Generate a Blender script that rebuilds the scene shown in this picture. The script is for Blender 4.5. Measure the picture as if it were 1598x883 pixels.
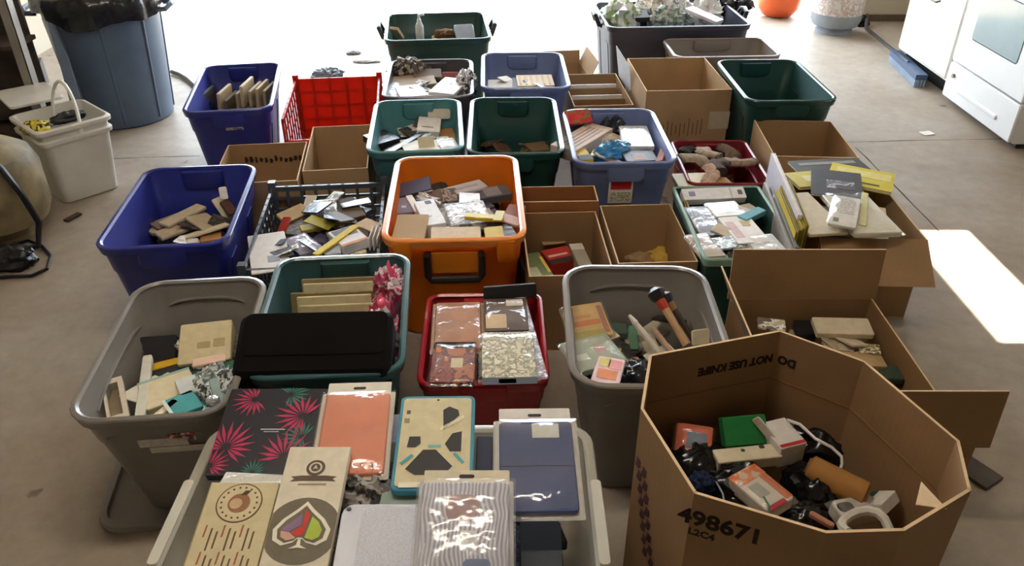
import bpy, bmesh, math, random
import numpy as np
from mathutils import Vector, Matrix, Euler, noise as mnoise

# ------------------------------------------------------------------ camera, sky, sun, exposure
for o in list(bpy.data.objects):
    bpy.data.objects.remove(o)
SC = bpy.context.scene
COL = SC.collection
R = math.radians
cam_data = bpy.data.cameras.new('camera')
cam_data.sensor_width = 36.0
cam_data.lens = 28.25
cam_data.clip_start = 0.02
cam = bpy.data.objects.new('camera', cam_data)
cam.location = (0.0, 0.0, 1.65)
cam.rotation_euler = (R(57.7), 0, 0)
COL.objects.link(cam)
SC.camera = cam

world = bpy.data.worlds.new('daylight')
SC.world = world
world.use_nodes = True
bg = world.node_tree.nodes['Background']
bg.inputs['Color'].default_value = (0.78, 0.89, 1.0, 1)
bg.inputs['Strength'].default_value = 4.6

sun_data = bpy.data.lights.new('sun', 'SUN')
sun_data.energy = 22.0
sun_data.angle = R(0.6)
sun_data.color = (1.0, 0.93, 0.80)
sun = bpy.data.objects.new('sun', sun_data)
sun.rotation_euler = (0, R(40), 0)       # from the +X side, 50 degrees up
COL.objects.link(sun)

SC.view_settings.view_transform = 'Standard'
SC.view_settings.look = 'None'
SC.view_settings.gamma = 1.0
SC.view_settings.use_curve_mapping = False
SC.view_settings.exposure = 1.3

# ------------------------------------------------------------------ materials
def lin(h):
    h = h.lstrip('#')
    out = []
    for i in (0, 2, 4):
        c = int(h[i:i + 2], 16) / 255
        out.append(c / 12.92 if c <= 0.04045 else ((c + 0.055) / 1.055) ** 2.4)
    return out
MATS = {}
def mat(hexc, rough=0.5, metal=0.0, var=0.06, scale=30.0, bump=0.0, bscale=80.0, spec=0.5, key=''):
    k = (hexc, rough, metal, var, scale, bump, bscale, spec, key)
    if k in MATS:
        return MATS[k]
    m = bpy.data.materials.new('surface_' + hexc.strip('#') + key)
    m.use_nodes = True
    nt = m.node_tree; N = nt.nodes; L = nt.links
    b = N['Principled BSDF']
    b.inputs['Roughness'].default_value = rough
    b.inputs['Metallic'].default_value = metal
    b.inputs['Specular IOR Level'].default_value = spec
    c = lin(hexc)
    tc = N.new('ShaderNodeTexCoord')
    if var > 0:
        nz = N.new('ShaderNodeTexNoise'); nz.inputs['Scale'].default_value = scale
        nz.inputs['Detail'].default_value = 4
        L.new(tc.outputs['Object'], nz.inputs['Vector'])
        rp = N.new('ShaderNodeValToRGB')
        rp.color_ramp.elements[0].position = 0.3; rp.color_ramp.elements[1].position = 0.7
        rp.color_ramp.elements[0].color = [x * (1 - var * 2) for x in c] + [1]
        rp.color_ramp.elements[1].color = [min(1, x * (1 + var)) for x in c] + [1]
        L.new(nz.outputs['Fac'], rp.inputs['Fac'])
        L.new(rp.outputs['Color'], b.inputs['Base Color'])
    else:
        b.inputs['Base Color'].default_value = c + [1]
    if bump > 0:
        n2 = N.new('ShaderNodeTexNoise'); n2.inputs['Scale'].default_value = bscale
        L.new(tc.outputs['Object'], n2.inputs['Vector'])
        bp = N.new('ShaderNodeBump'); bp.inputs['Strength'].default_value = bump
        bp.inputs['Distance'].default_value = 0.01
        L.new(n2.outputs['Fac'], bp.inputs['Height'])
        L.new(bp.outputs['Normal'], b.inputs['Normal'])
    MATS[k] = m
    return m

def plastic(h, rough=0.38): return mat(h, rough, 0, 0.05, 9, 0.04, 140, 0.5, '_plastic')
def thin_plastic(h, f=0.35, rough=0.33):
    k = ('thin', h, f, rough)
    if k in MATS: return MATS[k]
    base = mat(h, rough, 0, 0.05, 9, 0.04, 140, 0.5, '_thin%d' % int(f*100))
    nt = base.node_tree; N = nt.nodes; L = nt.links; out = N['Material Output']
    tl = N.new('ShaderNodeBsdfTranslucent'); tl.inputs['Color'].default_value = [min(1, c*1.3) for c in lin(h)] + [1]
    mx = N.new('ShaderNodeMixShader'); mx.inputs[0].default_value = f
    L.new(N['Principled BSDF'].outputs[0], mx.inputs[1]); L.new(tl.outputs[0], mx.inputs[2]); L.new(mx.outputs[0], out.inputs['Surface'])
    MATS[k] = base
    return base
def paper(h, rough=0.6): return mat(h, rough, 0, 0.05, 40, 0.0, 80, 0.4, '_paper')
def glossy(h): return mat(h, 0.22, 0, 0.05, 30, 0.25, 22, 0.6, '_film')
def fabric(h): return mat(h, 0.9, 0, 0.18, 60, 0.3, 240, 0.2, '_cloth')

def printed(hexes, scale=40, rough=0.5, key='print'):
    """patchy multi-colour print"""
    k = ('pr', tuple(hexes), scale, rough, key)
    if k in MATS: return MATS[k]
    m = bpy.data.materials.new('print_' + hexes[0].strip('#')); m.use_nodes = True
    nt = m.node_tree; N = nt.nodes; L = nt.links; b = N['Principled BSDF']
    b.inputs['Roughness'].default_value = rough
    tc = N.new('ShaderNodeTexCoord'); v = N.new('ShaderNodeTexNoise')
    v.inputs['Scale'].default_value = scale; v.inputs['Detail'].default_value = 5
    L.new(tc.outputs['Object'], v.inputs['Vector'])
    rp = N.new('ShaderNodeValToRGB'); rp.color_ramp.interpolation = 'CONSTANT'
    el = rp.color_ramp.elements
    n = len(hexes)
    for i, h in enumerate(hexes):
        pos = 0.0 if i == 0 else 0.36 + 0.28 * i / n
        e = el[i] if i < 2 else el.new(pos)
        e.position = pos; e.color = lin(h) + [1]
    L.new(v.outputs['Fac'], rp.inputs['Fac']); L.new(rp.outputs['Color'], b.inputs['Base Color'])
    MATS[k] = m
    return m

def kraft(h='#b98a5c', key=''):
    k = ('kraft', h, key)
    if k in MATS: return MATS[k]
    m = bpy.data.materials.new('cardboard_' + h.strip('#')); m.use_nodes = True
    nt = m.node_tree; N = nt.nodes; L = nt.links; b = N['Principled BSDF']
    b.inputs['Roughness'].default_value = 0.75; b.inputs['Specular IOR Level'].default_value = 0.25
    tc = N.new('ShaderNodeTexCoord')
    a = N.new('ShaderNodeTexNoise'); a.inputs['Scale'].default_value = 5; a.inputs['Detail'].default_value = 6
    L.new(tc.outputs['Object'], a.inputs['Vector'])
    f = N.new('ShaderNodeTexNoise'); f.inputs['Scale'].default_value = 220; f.inputs['Detail'].default_value = 2
    L.new(tc.outputs['Object'], f.inputs['Vector'])
    mx = N.new('ShaderNodeMath'); mx.operation = 'MULTIPLY_ADD'; mx.inputs[1].default_value = 0.3
    L.new(f.outputs['Fac'], mx.inputs[0]); L.new(a.outputs['Fac'], mx.inputs[2])
    rp = N.new('ShaderNodeValToRGB'); c = lin(h)
    rp.color_ramp.elements[0].position = 0.4; rp.color_ramp.elements[1].position = 0.9
    rp.color_ramp.elements[0].color = [x * 0.84 for x in c] + [1]
    rp.color_ramp.elements[1].color = [x * 1.08 for x in c] + [1]
    L.new(mx.outputs[0], rp.inputs['Fac']); L.new(rp.outputs['Color'], b.inputs['Base Color'])
    w = N.new('ShaderNodeTexWave'); w.inputs['Scale'].default_value = 60; w.inputs['Distortion'].default_value = 0.4
    L.new(tc.outputs['Object'], w.inputs['Vector'])
    bp = N.new('ShaderNodeBump'); bp.inputs['Strength'].default_value = 0.06; bp.inputs['Distance'].default_value = 0.002
    L.new(w.outputs['Fac'], bp.inputs['Height']); L.new(bp.outputs['Normal'], b.inputs['Normal'])
    MATS[k] = m
    return m

def clear_film(tint='#ffffff', body=0.10, rough=0.12, bump=0.6, bscale=25):
    """thin clear plastic: mostly see-through, a little milky, crinkled highlights"""
    k = ('film', tint, body, rough, bump, bscale)
    if k in MATS: return MATS[k]
    m = bpy.data.materials.new('clear_film'); m.use_nodes = True
    nt = m.node_tree; N = nt.nodes; L = nt.links
    N.remove(N['Principled BSDF']); out = N['Material Output']
    tr = N.new('ShaderNodeBsdfTransparent'); gl = N.new('ShaderNodeBsdfGlossy'); df = N.new('ShaderNodeBsdfDiffuse')
    gl.inputs['Roughness'].default_value = rough
    df.inputs['Color'].default_value = lin(tint) + [1]
    tc = N.new('ShaderNodeTexCoord'); nz = N.new('ShaderNodeTexNoise'); nz.inputs['Scale'].default_value = bscale
    nz.inputs['Detail'].default_value = 3
    L.new(tc.outputs['Object'], nz.inputs['Vector'])
    bp = N.new('ShaderNodeBump'); bp.inputs['Strength'].default_value = bump; bp.inputs['Distance'].default_value = 0.02
    L.new(nz.outputs['Fac'], bp.inputs['Height']); L.new(bp.outputs['Normal'], gl.inputs['Normal'])
    m1 = N.new('ShaderNodeMixShader'); m1.inputs[0].default_value = body
    L.new(tr.outputs[0], m1.inputs[1]); L.new(df.outputs[0], m1.inputs[2])
    fr = N.new('ShaderNodeLayerWeight'); fr.inputs['Blend'].default_value = 0.35
    L.new(bp.outputs['Normal'], fr.inputs['Normal'])
    mr = N.new('ShaderNodeMapRange'); mr.inputs['To Min'].default_value = 0.03; mr.inputs['To Max'].default_value = 0.30
    L.new(fr.outputs['Facing'], mr.inputs['Value'])
    m2 = N.new('ShaderNodeMixShader'); L.new(mr.outputs[0], m2.inputs[0])
    L.new(m1.outputs[0], m2.inputs[1]); L.new(gl.outputs[0], m2.inputs[2])
    L.new(m2.outputs[0], out.inputs['Surface'])
    MATS[k] = m
    return m

def concrete():
    m = bpy.data.materials.new('concrete'); m.use_nodes = True
    nt = m.node_tree; N = nt.nodes; L = nt.links; b = N['Principled BSDF']
    b.inputs['Specular IOR Level'].default_value = 0.4
    tc = N.new('ShaderNodeTexCoord')
    def nz(s, d, r=0.6):
        n = N.new('ShaderNodeTexNoise'); n.inputs['Scale'].default_value = s; n.inputs['Detail'].default_value = d
        n.inputs['Roughness'].default_value = r
        L.new(tc.outputs['Object'], n.inputs['Vector']); return n
    a, f, s = nz(0.9, 6), nz(14, 6, 0.7), nz(3.1, 4)
    r1 = N.new('ShaderNodeValToRGB')
    r1.color_ramp.elements[0].position = 0.3; r1.color_ramp.elements[0].color = lin('#92806b') + [1]
    r1.color_ramp.elements[1].position = 0.7; r1.color_ramp.elements[1].color = lin('#bab0a3') + [1]
    L.new(a.outputs['Fac'], r1.inputs['Fac'])
    r2 = N.new('ShaderNodeValToRGB')
    r2.color_ramp.elements[0].position = 0.25; r2.color_ramp.elements[0].color = (0.80, 0.80, 0.80, 1)
    r2.color_ramp.elements[1].position = 0.6; r2.color_ramp.elements[1].color = (1, 1, 1, 1)
    L.new(f.outputs['Fac'], r2.inputs['Fac'])
    mu = N.new('ShaderNodeMix'); mu.data_type = 'RGBA'; mu.blend_type = 'MULTIPLY'; mu.inputs['Factor'].default_value = 1
    L.new(r1.outputs['Color'], mu.inputs['A']); L.new(r2.outputs['Color'], mu.inputs['B'])
    # sparse dark oil spots
    sp = N.new('ShaderNodeTexVoronoi'); sp.inputs['Scale'].default_value = 3.3
    wp = N.new('ShaderNodeMix'); wp.data_type = 'VECTOR'; wp.inputs['Factor'].default_value = 0.12
    L.new(tc.outputs['Object'], wp.inputs['A']); L.new(nz(9, 3).outputs['Color'], wp.inputs['B'])
    L.new(wp.outputs['Result'], sp.inputs['Vector'])
    r3 = N.new('ShaderNodeValToRGB')
    r3.color_ramp.elements[0].position = 0.035; r3.color_ramp.elements[0].color = (0.45, 0.43, 0.42, 1)
    r3.color_ramp.elements[1].position = 0.075; r3.color_ramp.elements[1].color = (1, 1, 1, 1)
    L.new(sp.outputs['Distance'], r3.inputs['Fac'])
    mu2 = N.new('ShaderNodeMix'); mu2.data_type = 'RGBA'; mu2.blend_type = 'MULTIPLY'; mu2.inputs['Factor'].default_value = 1
    L.new(mu.outputs['Result'], mu2.inputs['A']); L.new(r3.outputs['Color'], mu2.inputs['B'])
    L.new(mu2.outputs['Result'], b.inputs['Base Color'])
    rr = N.new('ShaderNodeMapRange'); rr.inputs['To Min'].default_value = 0.42; rr.inputs['To Max'].default_value = 0.6
    L.new(s.outputs['Fac'], rr.inputs['Value']); L.new(rr.outputs[0], b.inputs['Roughness'])
    bp = N.new('ShaderNodeBump'); bp.inputs['Strength'].default_value = 0.15; bp.inputs['Distance'].default_value = 0.004
    L.new(f.outputs['Fac'], bp.inputs['Height']); L.new(bp.outputs['Normal'], b.inputs['Normal'])
    return m

# ------------------------------------------------------------------ mesh helpers
class MB:
    def __init__(s): s.v = []; s.f = []; s.mi = []
    def add(s, vs, fs, mi=0):
        o = len(s.v); s.v += [tuple(p) for p in vs]
        s.f += [tuple(i + o for i in f) for f in fs]; s.mi += [mi] * len(fs)
        return s
    def box(s, x0, y0, z0, x1, y1, z1, M=None, mi=0, mi_edge=None, thin=None):
        vs = [Vector(p) for p in ((x0,y0,z0),(x1,y0,z0),(x1,y1,z0),(x0,y1,z0),(x0,y0,z1),(x1,y0,z1),(x1,y1,z1),(x0,y1,z1))]
        if M: vs = [M @ p for p in vs]
        fs = [(0,3,2,1),(4,5,6,7),(0,1,5,4),(1,2,6,5),(2,3,7,6),(3,0,4,7)]
        s.add(vs, fs, mi)
        if mi_edge is not None:   # faces across the thin axis keep mi, the others are cut edges
            keep = {2: (0, 1), 1: (2, 4), 0: (3, 5)}[thin]
            for i in range(6):
                if i not in keep: s.mi[-6 + i] = mi_edge
        return s
    def loft(s, rings, cap0=True, cap1=True, closed=True, mi=0):
        n = len(rings[0]); vs = [p for r in rings for p in r]; fs = []
        for k in range(len(rings) - 1):
            for i in range(n if closed else n - 1):
                j = (i + 1) % n
                fs.append((k*n+i, k*n+j, (k+1)*n+j, (k+1)*n+i))
        if cap0: fs.append(tuple(range(n - 1, -1, -1)))
        if cap1: fs.append(tuple((len(rings)-1)*n + i for i in range(n)))
        return s.add(vs, fs, mi)
    def tube(s, pts, r, n=8, mi=0):
        pts = [Vector(p) for p in pts]; rings = []
        rs = r if isinstance(r, (list, tuple)) else [r] * len(pts)
        up = None
        for i, p in enumerate(pts):
            d = (pts[min(i+1, len(pts)-1)] - pts[max(i-1, 0)]).normalized()
            if up is None:
                up = Vector((0, 0, 1)) if abs(d.z) < 0.9 else Vector((1, 0, 0))
            a = d.cross(up).normalized(); b = a.cross(d).normalized(); up = b
            rings.append([p + (a * math.cos(t) + b * math.sin(t)) * rs[i] for t in [2*math.pi*k/n for k in range(n)]])
        # winding: a x b = -d, so reverse rings
        return s.loft([list(reversed(q)) for q in rings], mi=mi)
    def lathe(s, prof, n=32, mi=0, c=(0, 0), cap0=True, cap1=True, wob=None):
        rings = []
        for (r, z) in prof:
            ring = []
            for k in range(n):
                t = 2*math.pi*k/n; q = r if wob is None else wob(r, z, t)
                ring.append((c[0] + q*math.cos(t), c[1] + q*math.sin(t), z))
            rings.append(ring)
        return s.loft(rings, cap0, cap1, mi=mi)

def link(name, mb, mats, parent=None, smooth=True, angle=35, loc=None, rot=None):
    me = bpy.data.meshes.new(name)
    me.from_pydata([tuple(p) for p in mb.v], [], mb.f)
    if not isinstance(mats, (list, tuple)): mats = [mats]
    for m in mats: me.materials.append(m)
    if any(mb.mi): me.polygons.foreach_set('material_index', mb.mi)
    bm = bmesh.new(); bm.from_mesh(me)
    bmesh.ops.recalc_face_normals(bm, faces=bm.faces)
    if smooth:
        for f in bm.faces: f.smooth = True
        lim = R(angle)
        for e in bm.edges:
            if len(e.link_faces) == 2: e.smooth = e.calc_face_angle(0) < lim
    bm.to_mesh(me); bm.free()
    o = bpy.data.objects.new(name, me); COL.objects.link(o)
    if parent: o.parent = parent
    if loc is not None: o.location = loc
    if rot is not None: o.rotation_euler = rot
    return o

def tag(o, label=None, cat=None, group=None, kind=None):
    if label: o['label'] = label
    if cat: o['category'] = cat
    if group: o['group'] = group
    if kind: o['kind'] = kind
    return o
def thing(name, label, cat, loc=(0, 0, 0), rz=0, group=None):
    o = bpy.data.objects.new(name, None); COL.objects.link(o)
    o.empty_display_size = 0.1
    o.location = loc; o.rotation_euler = (0, 0, R(rz))
    return tag(o, label, cat, group)

def rr(w, l, r, z=0, n=4, cx=0, cy=0):
    """rounded rectangle ring, counter-clockwise"""
    r = min(r, w/2 - 1e-4, l/2 - 1e-4); pts = []
    for (sx, sy, a0) in ((1, 1, 0), (-1, 1, 90), (-1, -1, 180), (1, -1, 270)):
        for k in range(n + 1):
            t = R(a0 + 90 * k / n)
            pts.append((cx + sx*(w/2 - r) + r*math.cos(t), cy + sy*(l/2 - r) + r*math.sin(t), z))
    return pts

def frame(fl, fr, bl):
    fl, fr, bl = Vector(fl), Vector(fr), Vector(bl)
    x = (fr - fl); w = x.length; x.normalize()
    y = (bl - fl); y = y - x * y.dot(x); l = y.length; y.normalize()
    z = x.cross(y)
    c = fl + x * w / 2 + y * l / 2
    return Matrix(((x.x, y.x, z.x, c.x), (x.y, y.y, z.y, c.y), (x.z, y.z, z.z, c.z), (0, 0, 0, 1))), w, l

def slab_mesh(w, l, t, r=0.006, e=0.002, z0=0.0, n=3):
    mb = MB(); e = min(e, t * 0.45)
    mb.loft([rr(w-2*e, l-2*e, max(r-e, .0008), z0, n), rr(w, l, r, z0+e, n), rr(w, l, r, z0+t-e, n), rr(w-2*e, l-2*e, max(r-e, .0008), z0+t, n)])
    return mb

def slab(name, label, cat, fl, fr, bl, t, m, r=0.006, e=0.002, decals=(), sleeve=None, grp=None, pages=None, header=None, back=None):
    """a flat thing whose TOP face has the three given corners; t = thickness (down from there)."""
    M, w, l = frame(fl, fr, bl)
    M = M @ Matrix.Translation((0, 0, -t))
    simple = not decals and sleeve is None and pages is None and header is None and back is None
    body = slab_mesh(w, l, t, r, e)
    if simple:
        o = link(name, body, m); o.matrix_world = M
        return tag(o, label, cat, grp)
    root = thing(name, label, cat, group=grp); root.matrix_world = M
    if pages is not None:
        c = t * 0.14
        link('cover', slab_mesh(w, l, c, r, e*.5, t - c), m, root)
        link('page_block', slab_mesh(w - .005, l - .005, t - 2*c, .002, .001, c), pages, root)
        link('cover', slab_mesh(w, l, c, r, e*.5, 0), m, root)
    else:
        link('body', body, m, root)
    for d in decals:
        (nm, x0, y0, x1, y1, dm) = d[:6]
        h = d[6] if len(d) > 6 else 0.0008
        rad = d[7] if len(d) > 7 else 0.002
        mb = slab_mesh((x1-x0)*w, (y1-y0)*l, h, rad, h*.3, t)
        mb.v = [(p[0] + (x0+x1-1)/2*w, p[1] + (y0+y1-1)/2*l, p[2]) for p in mb.v]
        link(nm, mb, dm, root)
    if header is not None:      # card strip with hang hole at the far end
        hm, hl = header
        mb = slab_mesh(w, hl, 0.0012, 0.003, 0.0004, t * 0.5)
        mb.v = [(p[0], p[1] + l/2 + hl/2, p[2]) for p in mb.v]
        link('header_card', mb, hm, root)
        mb = MB(); mb.loft([rr(min(w*.2, .03), .008, .004, t*.5 + .0012 + k*.0004, 3) for k in (0, 1)])
        mb.v = [(p[0], p[1] + l/2 + hl*.55, p[2]) for p in mb.v]
        link('hang_hole', mb, paper('#2a2622'), root)
    if back is not None:        # pouch back sheet showing round the edge
        bm_, g = back
        link('pouch_back', slab_mesh(w + 2*g, l + 2*g, .0015, .004, .0004, t*.35), bm_, root)
    if sleeve is not None:
        sm, g = sleeve
        link('plastic_sleeve', pillow(w + 2*g, l + 2*g, t + 0.010, 0.0035, seed=sum(map(ord, label)) % 97), sm, root, loc=(0, 0, -0.003))
    return root

def pillow(w, l, t, amp, nx=14, ny=14, seed=0):
    """a crinkled flat pouch, sealed at its edge"""
    mb = MB(); top = []; bot = []
    for j in range(ny + 1):
        for i in range(nx + 1):
            u, v = i/nx, j/ny
            ed = min(1.0, 5 * min(u, 1-u, v, 1-v)) ** 0.6
            x, y = (u-.5)*w, (v-.5)*l
            nz = mnoise.noise(Vector((x*28 + seed, y*28, seed*1.7))) * amp
            top.append((x, y, t/2 + ed * (t/2 + nz * 0.9)))
            bot.append((x, y, t/2 - ed * t/2))
    n = nx + 1; fs = []; k = len(top)
    for j in range(ny):
        for i in range(nx):
            a = j*n + i
            fs.append((a, a+1, a+n+1, a+n)); fs.append((k+a, k+a+n, k+a+n+1, k+a+1))
    mb.add(top + bot, fs)
    return mb

def lump_mesh(rx, ry, rz, amp=0.25, freq=3.0, seed=0, n=20, flat=True, crease=False):
    mb = MB(); rings = []
    for i in range(1, n):
        ph = math.pi * i / n - math.pi/2; ring = []
        for k in range(2*n):
            t = math.pi * k / n
            d = Vector((math.cos(ph)*math.cos(t), math.cos(ph)*math.sin(t), math.sin(ph)))
            q = mnoise.noise(d * freq + Vector((seed*3.1, seed, 0)))
            if crease: q = 0.5 - abs(q) * 2.0 + 0.4 * mnoise.noise(d * freq * 2.7 + Vector((seed, 0, 0)))
            s = 1 + amp * q
            z = d.z * rz * s
            if flat: z = max(z, -rz * 0.55)
            ring.append((d.x*rx*s, d.y*ry*s, z + (rz * .55 if flat else 0)))
        rings.append(ring)
    return mb.loft(rings)

def lump(name, label, cat, c, rad, rz, m, amp=0.25, freq=3.0, seed=0, grp=None, crease=False, tilt=(0, 0)):
    o = link(name, lump_mesh(*rad, amp, freq, seed, crease=crease), m, angle=60)
    o.location = c; o.rotation_euler = (R(tilt[0]), R(tilt[1]), R(rz))
    return tag(o, label, cat, grp)

def text_mesh(name, s, size, m, parent, M, bold=0.0, sx=1.0, align='CENTER'):
    cu = bpy.data.curves.new(name + '_curve', 'FONT'); cu.body = s; cu.size = size; cu.align_x = align; cu.align_y = 'CENTER'
    cu.offset = bold; cu.extrude = 0.0002; cu.resolution_u = 3
    to = bpy.data.objects.new(name + '_tmp', cu); COL.objects.link(to)
    dg = bpy.context.evaluated_depsgraph_get()
    me = bpy.data.meshes.new_from_object(to.evaluated_get(dg))
    bpy.data.objects.remove(to); bpy.data.curves.remove(cu)
    me.name = name; me.materials.clear(); me.materials.append(m)
    o = bpy.data.objects.new(name, me); COL.objects.link(o); o.parent = parent
    o.matrix_local = M @ Matrix.Diagonal((sx, 1, 1, 1))
    return o

# ------------------------------------------------------------------ container builders
def tote(name, label, loc, rz, W, L, H, color, tp=0.05, rad=0.055, lip=0.016, handles='end', hcol=None, inner=None, cat='storage tote', rimcol=None, ribs=True, glow=0):
    """moulded plastic tote; loc = centre on the floor, W across, L deep (outside of the rim)"""
    t = thing(name, label, cat, loc, rz)
    pm = (thin_plastic(color, glow) if glow else plastic(color)) if isinstance(color, str) else color
    w, l = W - 2*lip, L - 2*lip; wt = 0.004
    def ring(z, off=0.0, r=rad):
        k = tp * (1 - z / H)
        return rr(w - 2*k + 2*off, l - 2*k + 2*off, max(r - k*.3 + off, .006), z, 5)
    mb = MB()
    mb.loft([ring(0, -.008), ring(.008), ring(H*.5), ring(H*.72), ring(H*.74, .004), ring(H-.004, .004),
             ring(H-.004, -wt+.004), ring(H*.745, -wt+.004), ring(H*.725, -wt), ring(H*.5, -wt), ring(.03, -wt), ring(.012, -wt-.012)])
    link('body', mb, pm, t)
    mb = MB()
    A = lambda z, o: ring(z, o)
    mb.loft([A(H-.03, .0045), A(H-.03, lip-.002), A(H-.005, lip), A(H-.001, lip-.003), A(H, lip-.006), A(H+.001, .002), A(H-.004, -wt)], False, False)
    link('rim', mb, plastic(rimcol or color, .24) if isinstance(color, str) else pm, t)
    if ribs:        # moulded ribs down each side
        for s in (-1, 1):
            for y in (-.25, .25):
                mb = MB(); k0, k1 = tp, tp*.26
                for (zz, kk, rw) in ((.02, k0, .03), (H*.7, k1, .045)):
                    pass
                x0 = s*(w/2 - tp*(1-.02/H)); x1 = s*(w/2 - tp*(1-.7))
                d = s*.006
                yw = .05
                mb.add([(x0-d, y*l-yw, .02), (x0-d, y*l+yw, .02), (x0+d*.6, y*l+yw*.8, .02), (x0+d*.6, y*l-yw*.8, .02),
                        (x1-d, y*l-yw, H*.7), (x1-d, y*l+yw, H*.7), (x1+d*.6, y*l+yw*.8, H*.7), (x1+d*.6, y*l-yw*.8, H*.7)],
                       [(0,1,2,3),(4,7,6,5),(0,4,5,1),(1,5,6,2),(2,6,7,3),(3,7,4,0)])
                link('side_rib', mb, pm, t)
    if handles == 'end':     # moulded grip block under the lip at both ends, standing proud inside and out
        hm = plastic(hcol) if hcol else pm
        for s in (-1, 1):
            mb = MB(); y = s * (l/2 - tp*.12)
            mb.loft([rr(W*.30, .030, .008, H*.80, 3, 0, y), rr(W*.36, .036, .010, H*.84, 3, 0, y), rr(W*.36, .036, .010, H-.012, 3, 0, y)])
            link('grip', mb, hm, t)
    elif handles == 'ridge':     # moulded ridge line along each wall inside and out
        for s in (-1, 1):
            for ax, span, half in ((0, w*.62, l/2), (1, l*.62, w/2)):
                k = tp*.14 - .002; mb = MB(); pts = []
                for q in range(9):
                    a = -1 + q/4; c = (half - k - .004)*s
                    zz = H*.86 - .02*abs(a)**3
                    pts.append((a*span/2, c, zz) if ax == 0 else (c, a*span/2, zz))
                mb.tube(pts, .005, 6); link('ridge', mb, pm, t)
    elif handles == 'swing':   # dark clip handles on the short sides
        hm = plastic(hcol or '#22262a')
        for s in (-1, 1):
            x = s * (W/2 + .012)
            mb = MB(); mb.tube([(x - s*.02, -.07, H-.05), (x, -.07, H-.045), (x + s*.022, -.055, H+.01), (x+s*.026, 0, H+.022), (x+s*.022, .055, H+.01), (x, .07, H-.045), (x - s*.02, .07, H-.05)], .014)
            link('handle', mb, hm, t)
    return t

def sticker(t, face_y, x0, x1, z0, z1, tp, H, m, name='sticker', off=0.0, parent=None):
    """flat label on the camera-side end of a tote (local y = face_y at the rim)"""
    mb = MB()
    yy = lambda z: face_y + tp * (1 - z / H) - .006 - off
    mb.add([(x0, yy(z0), z0), (x1, yy(z0), z0), (x1, yy(z1), z1), (x0, yy(z1), z1),
            (x0, yy(z0)+.002, z0), (x1, yy(z0)+.002, z0), (x1, yy(z1)+.002, z1), (x0, yy(z1)+.002, z1)],
           [(0,1,2,3),(4,7,6,5),(0,4,5,1),(1,5,6,2),(2,6,7,3),(3,7,4,0)])
    return link(name, mb, m, parent or t, smooth=False)

def carton(name, label, loc, rz, W, L, H, color='#b98a5c', flaps=(), th=0.005, edge='#d8b78c', cat='cardboard box', bulge=0.004):
    """open corrugated box; flaps = (side, length, angle) with angle 0 straight up, 90 flat outwards, 180 hanging down"""
    t = thing(name, label, cat, loc, rz)
    mm = [kraft(color), paper(edge, .8)]
    link('bottom_panel', MB().box(-W/2, -L/2, 0, W/2, L/2, th, mi_edge=1, thin=2), mm, t, smooth=False)
    def panel(nm, a, b, h, z0=0, out=None):
        return None
    sides = {'front': (-L/2, 0), 'back': (L/2, 0), 'left': (-W/2, 1), 'right': (W/2, 1)}
    for nm, (p, ax) in sides.items():
        s = 1 if p > 0 else -1
        mb = MB()
        if ax == 0: mb.box(-W/2, p - (th if s > 0 else 0), th, W/2, p + (th if s < 0 else 0), H, mi_edge=1, thin=1)
        else: mb.box(p - (th if s > 0 else 0), -L/2 + th, th, p + (th if s < 0 else 0), L/2 - th, H, mi_edge=1, thin=0)
        link('side_panel', mb, mm, t, smooth=False)
    for f in flaps:
        side, ln, ang = f[:3]
        p, ax = sides[side]; s = 1 if p > 0 else -1
        wd = (W if ax == 0 else L) * (f[3] if len(f) > 3 else 1.0)
        mb = MB().box(-wd/2, -th/2, 0, wd/2, th/2, ln, mi_edge=1, thin=1)
        o = link('flap', mb, mm, t, smooth=False)
        a = R(ang)
        if ax == 0:
            M = Matrix.Translation((0, p - s*th/2, H)) @ Matrix.Rotation(-s * a, 4, 'X')
        else:
            M = Matrix.Translation((p - s*th/2, 0, H)) @ Matrix.Rotation(s * a, 4, 'Y') @ Matrix.Rotation(R(90), 4, 'Z')
        o.matrix_local = M
    return t

def lattice_panel(w, h, th, nx, nz, bar, solid=(0, 0)):
    """frame plus crossing bars in the xz plane, y = thickness"""
    mb = MB()
    mb.box(-w/2, -th/2, 0, w/2, th/2, bar*1.6); mb.box(-w/2, -th/2, h - bar*1.8, w/2, th/2, h)
    mb.box(-w/2, -th/2, 0, -w/2 + bar*1.2, th/2, h); mb.box(w/2 - bar*1.5, -th/2, 0, w/2, th/2, h)
    for i in range(1, nx):
        x = -w/2 + w * i / nx; mb.box(x - bar/2, -th*.35, 0, x + bar/2, th*.35, h)
    for k in range(1, nz):
        z = h * k / nz; mb.box(-w/2, -th*.3, z - bar/2, w/2, th*.3, z + bar/2)
    return mb

def tone(hx):
    c = [int(hx[k:k+2], 16) for k in (1, 3, 5)]; mx, mn = max(c), min(c); v = mx
    shade = 'black' if v < 50 else 'dark' if v < 105 else 'mid' if v < 165 else 'pale'
    if mx - mn < 22: hue = 'grey'
    elif c[0] >= c[1] >= c[2]: hue = 'brown' if v < 150 else 'tan' if c[1] < .93*c[0] or v < 200 else 'cream'
    elif c[2] >= c[0]: hue = 'blue' if c[2] - c[1] > 8 else 'teal'
    else: hue = 'green'
    return shade + ' ' + hue if shade != 'black' else 'black'
def shift(hx, k): return '#%02x%02x%02x' % tuple(max(0, min(255, int(int(hx[q:q+2], 16) * k + 14*(k > 1)))) for q in (1, 3, 5))

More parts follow.
